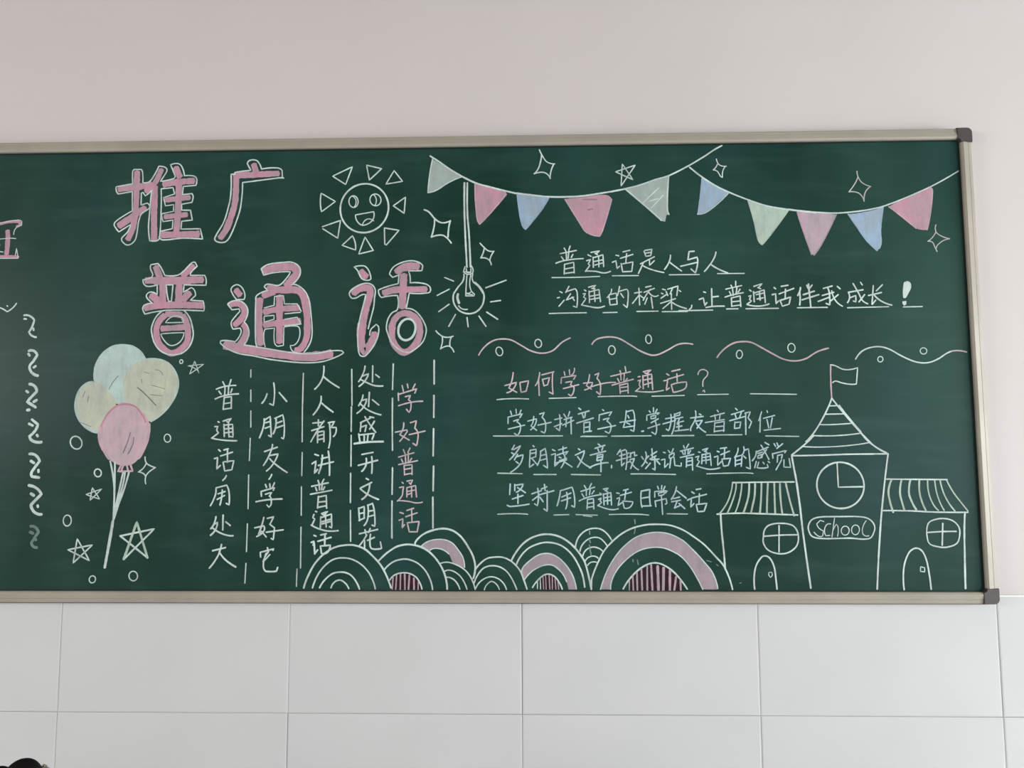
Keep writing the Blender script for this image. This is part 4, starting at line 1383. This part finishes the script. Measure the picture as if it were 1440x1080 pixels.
def glitter_material():
    m, t, b = nt('glitter_elastic')
    v = coords(t)
    vo = t.nodes.new('ShaderNodeTexVoronoi'); vo.inputs['Scale'].default_value = 520
    t.links.new(v, vo.inputs['Vector'])
    bw = t.nodes.new('ShaderNodeRGBToBW'); t.links.new(vo.outputs['Color'], bw.inputs[0])
    t.links.new(ramp(t, bw.outputs[0], 0.35, 0.65, c4(0.05, 0.035, 0.02), c4(0.95, 0.88, 0.72)), b.inputs['Base Color'])
    b.inputs['Metallic'].default_value = 0.5
    b.inputs['Roughness'].default_value = 0.25
    bump(t, b, bw.outputs[0], 0.003, 1.0)
    return m


M_GLITTER = glitter_material()


def blob(name, rings, mat, parent=None, seg=20, loc=(0, 0, 0)):
    """Rings: (cx, cy, z, rx, ry) from bottom to top, closed at both ends."""
    V, F = [], []
    for (cx, cy, z, rx, ry) in rings:
        for k in range(seg):
            a = 2*math.pi*k/seg
            V.append((cx+rx*math.cos(a), cy+ry*math.sin(a), z))
    n = len(rings)
    for i in range(n-1):
        for k in range(seg):
            j = (k+1) % seg
            F.append([i*seg+k, i*seg+j, (i+1)*seg+j, (i+1)*seg+k])
    F.append(list(reversed(range(seg)))); F.append([(n-1)*seg+k for k in range(seg)])
    return mesh_obj(name, V, F, mat, parent, loc, smooth=True)


def ellipsoid(cx, cy, cz, rx, ry, rz, V, F, seg=24, rings=14, wob=0.0, deform=None):
    b = len(V)
    for i in range(rings+1):
        th = math.pi*i/rings
        for k in range(seg):
            a = 2*math.pi*k/seg
            w = 1 + wob*math.sin(5*a+3*th)*math.sin(th)
            p = Vector((rx*w*math.sin(th)*math.cos(a), ry*w*math.sin(th)*math.sin(a), rz*math.cos(th)))
            if deform: p = deform(p)
            V.append((cx+p.x, cy+p.y, cz+p.z))
    for i in range(rings):
        for k in range(seg):
            j = (k+1) % seg
            F.append([b+i*seg+k, b+(i+1)*seg+k, b+(i+1)*seg+j, b+i*seg+j])


# where the hair knot stands: 1.2 m in front of the camera
def at_dist(u, v, hd):
    d = ray_dir(u, v); t = hd/d.y
    return Vector((CX+d.x*t, -CD+hd, CZ+d.z*t))


HD = 1.20
top = at_dist(33, 1067, HD)
KR = 0.0245
knot = Vector((top.x, top.y, top.z-KR*1.02))
HX, HY = knot.x-0.004, knot.y+0.012
HTOP = knot.z-0.012                       # top of the skull
person = bpy.data.objects.new('person', None); COL.objects.link(person)
person.location = (HX, HY, 0)
person['label'] = 'child with black hair in a top knot, glittery hair tie, at the bottom left corner'
person['category'] = 'person'
H = HTOP

# body: one continuous skinned surface, from the feet to the crown of the head, back to the camera
joints = {}
bv, be, br = [], [], []


def jt(name, x, y, z, r, prev=None):
    joints[name] = len(bv); bv.append((x, y, z)); br.append(r)
    if prev: be.append((joints[prev], joints[name]))


jt('pelvis', 0, 0, H*0.50, 0.085)
jt('waist', 0, 0.0, H*0.60, 0.075, 'pelvis')
jt('chest', 0, 0.0, H*0.70, 0.085, 'waist')
jt('collar', 0, 0.0, H*0.775, 0.055, 'chest')
jt('neck', 0, 0.0, H*0.81, 0.034, 'collar')
jt('skull', 0, 0.004, H*0.845, 0.045, 'neck')
for s, n in ((-1, 'l'), (1, 'r')):
    jt('sh'+n, s*0.095, 0, H*0.765, 0.036, 'collar')
    jt('el'+n, s*0.135, 0.005, H*0.60, 0.026, 'sh'+n)
    jt('wr'+n, s*0.14, 0.03, H*0.46, 0.018, 'el'+n)
    jt('pa'+n, s*0.14, 0.04, H*0.42, 0.020, 'wr'+n)
    for f in range(4):
        jt('fa%d' % f+n, s*(0.14), 0.022+f*0.011, H*0.385, 0.0055, 'pa'+n)
        jt('fb%d' % f+n, s*(0.136), 0.024+f*0.011, H*0.36-abs(f-1.6)*0.004, 0.005, 'fa%d' % f+n)
    jt('th'+n, s*0.13, 0.062, H*0.40, 0.006, 'pa'+n)
    jt('tb'+n, s*0.126, 0.068, H*0.38, 0.005, 'th'+n)
    jt('hi'+n, s*0.05, 0, H*0.46, 0.062, 'pelvis')
    jt('kn'+n, s*0.055, 0.005, H*0.26, 0.043, 'hi'+n)
    jt('an'+n, s*0.055, -0.005, H*0.07, 0.026, 'kn'+n)
    jt('to'+n, s*0.06, 0.07, 0.035, 0.024, 'an'+n)
me = bpy.data.meshes.new('body'); me.from_pydata(bv, be, []); me.materials.append(M_SKIN)
body = bpy.data.objects.new('body', me); COL.objects.link(body); body.parent = person
sk = body.modifiers.new('skin', 'SKIN'); sk.use_smooth_shade = True
for i, sv in enumerate(me.skin_vertices[0].data):
    sv.radius = (br[i], br[i]*0.85); sv.use_root = (i == 0)
sb = body.modifiers.new('subsurf', 'SUBSURF'); sb.levels = 2; sb.render_levels = 2


def head_shape(p):
    q = Vector(p)
    if q.z < 0: q.x *= 1-0.25*min(1, -q.z/0.11)
    if q.y > 0.04 and abs(q.x) < 0.02 and -0.045 < q.z < 0.0: q.y += 0.012*(1-abs(q.x)/0.02)
    return q


V, F = [], []
ellipsoid(0, 0.01, H-0.108, 0.070, 0.084, 0.100, V, F, 32, 24, deform=head_shape)
for s in (-1, 1): ellipsoid(s*0.071, 0.008, H-0.115, 0.008, 0.017, 0.026, V, F, 12, 8)
hd = mesh_obj('head', V, F, M_SKIN, person, smooth=True)
for s in (-1, 1):
    V, F = [], []
    ellipsoid(s*0.027, 0.088, H-0.104, 0.011, 0.006, 0.007, V, F, 12, 8)
    mesh_obj('eye', V, F, M_EYE, hd, smooth=True)
V, F = [], []
ellipsoid(0, 0.086, H-0.155, 0.018, 0.008, 0.005, V, F, 12, 8)
mesh_obj('mouth', V, F, plain('lips', (0.5, 0.17, 0.15), 0.5), hd, smooth=True)


def hair_shape(p):
    q = Vector(p)
    if q.y > 0.03 and q.z < 0.045: q.y = 0.03 + (q.y-0.03)*0.35
    if q.z < -0.06: q.x *= 0.8
    return q


V, F = [], []
ellipsoid(0, 0.0, H-0.092, 0.079, 0.089, 0.094, V, F, 40, 24, wob=0.012, deform=hair_shape)
hair = mesh_obj('hair', V, F, M_HAIR, person, smooth=True)
V, F = [], []
kx, ky = knot.x-HX, knot.y-HY
ellipsoid(kx, ky, knot.z, KR*1.05, KR*1.0, KR, V, F, 32, 18, wob=0.03)
ellipsoid(kx-0.041, ky+0.002, knot.z-0.0095, KR*0.85, KR*0.9, KR*0.86, V, F, 28, 16, wob=0.04)
ellipsoid(kx-0.018, ky+0.016, knot.z-0.012, KR, KR, KR*0.8, V, F, 28, 16, wob=0.04)
mesh_obj('hair_knot', V, F, M_HAIR, hair, smooth=True)
V, F = [], []
# gathered glittery elastic: a frilled torus round the foot of the knot
R, r = 0.0262, 0.0085
SG, RG = 90, 10
for i in range(SG):
    a = 2*math.pi*i/SG
    fr = 1+0.16*math.sin(a*17)
    for k in range(RG):
        b = 2*math.pi*k/RG
        rr = R + r*fr*math.cos(b)
        V.append((kx+0.004+rr*math.cos(a)*1.12, ky+rr*math.sin(a), knot.z-0.0045+r*fr*math.sin(b)*1.1+0.002*math.sin(a*13)))
for i in range(SG):
    for k in range(RG):
        F.append([i*RG+k, ((i+1) % SG)*RG+k, ((i+1) % SG)*RG+(k+1) % RG, i*RG+(k+1) % RG])
o = mesh_obj('hair_tie', V, F, M_GLITTER, hair, smooth=False)
o['label'] = 'glittery beige hair tie'

# clothes
blob('shirt', [(0, 0, H*0.50, 0.108, 0.086), (0, 0, H*0.56, 0.100, 0.080), (0, 0, H*0.64, 0.098, 0.080), (0, 0, H*0.71, 0.106, 0.082),
               (0, 0, H*0.755, 0.112, 0.070), (0, 0, H*0.785, 0.085, 0.055), (0, 0, H*0.80, 0.048, 0.044)], M_SHIRT, person)
blob('skirt', [(0, 0, H*0.29, 0.165, 0.140), (0, 0, H*0.36, 0.148, 0.126), (0, 0, H*0.44, 0.126, 0.106), (0, 0, H*0.52, 0.106, 0.088),
               (0, 0, H*0.545, 0.104, 0.084)], M_SKIRT, person)
for s in (-1, 1):
    blob('shoe', [(s*0.058, 0.035, 0.0, 0.034, 0.080), (s*0.058, 0.035, 0.018, 0.036, 0.082), (s*0.058, 0.03, 0.036, 0.034, 0.072),
                  (s*0.057, 0.005, 0.055, 0.032, 0.042), (s*0.056, -0.003, 0.068, 0.030, 0.032)], M_SHOE, person)
    V, F = [], []
    a, b = Vector((s*0.080, 0, H*0.775)), Vector((s*0.128, 0.003, H*0.635))
    seg = 16; d = (b-a).normalized(); u1 = d.cross(Vector((0, 1, 0))).normalized(); u2 = d.cross(u1)
    for tt, rr in ((0, 0.030), (0.15, 0.042), (0.5, 0.042), (1, 0.040)):
        p = a+(b-a)*tt
        for k in range(seg):
            an = 2*math.pi*k/seg
            V.append(tuple(p+u1*rr*math.cos(an)+u2*rr*math.sin(an)))
    for i in range(3):
        for k in range(seg):
            j = (k+1) % seg
            F.append([i*seg+k, i*seg+j, (i+1)*seg+j, (i+1)*seg+k])
    mesh_obj('sleeve', V, F, M_SHIRT, person, smooth=True)
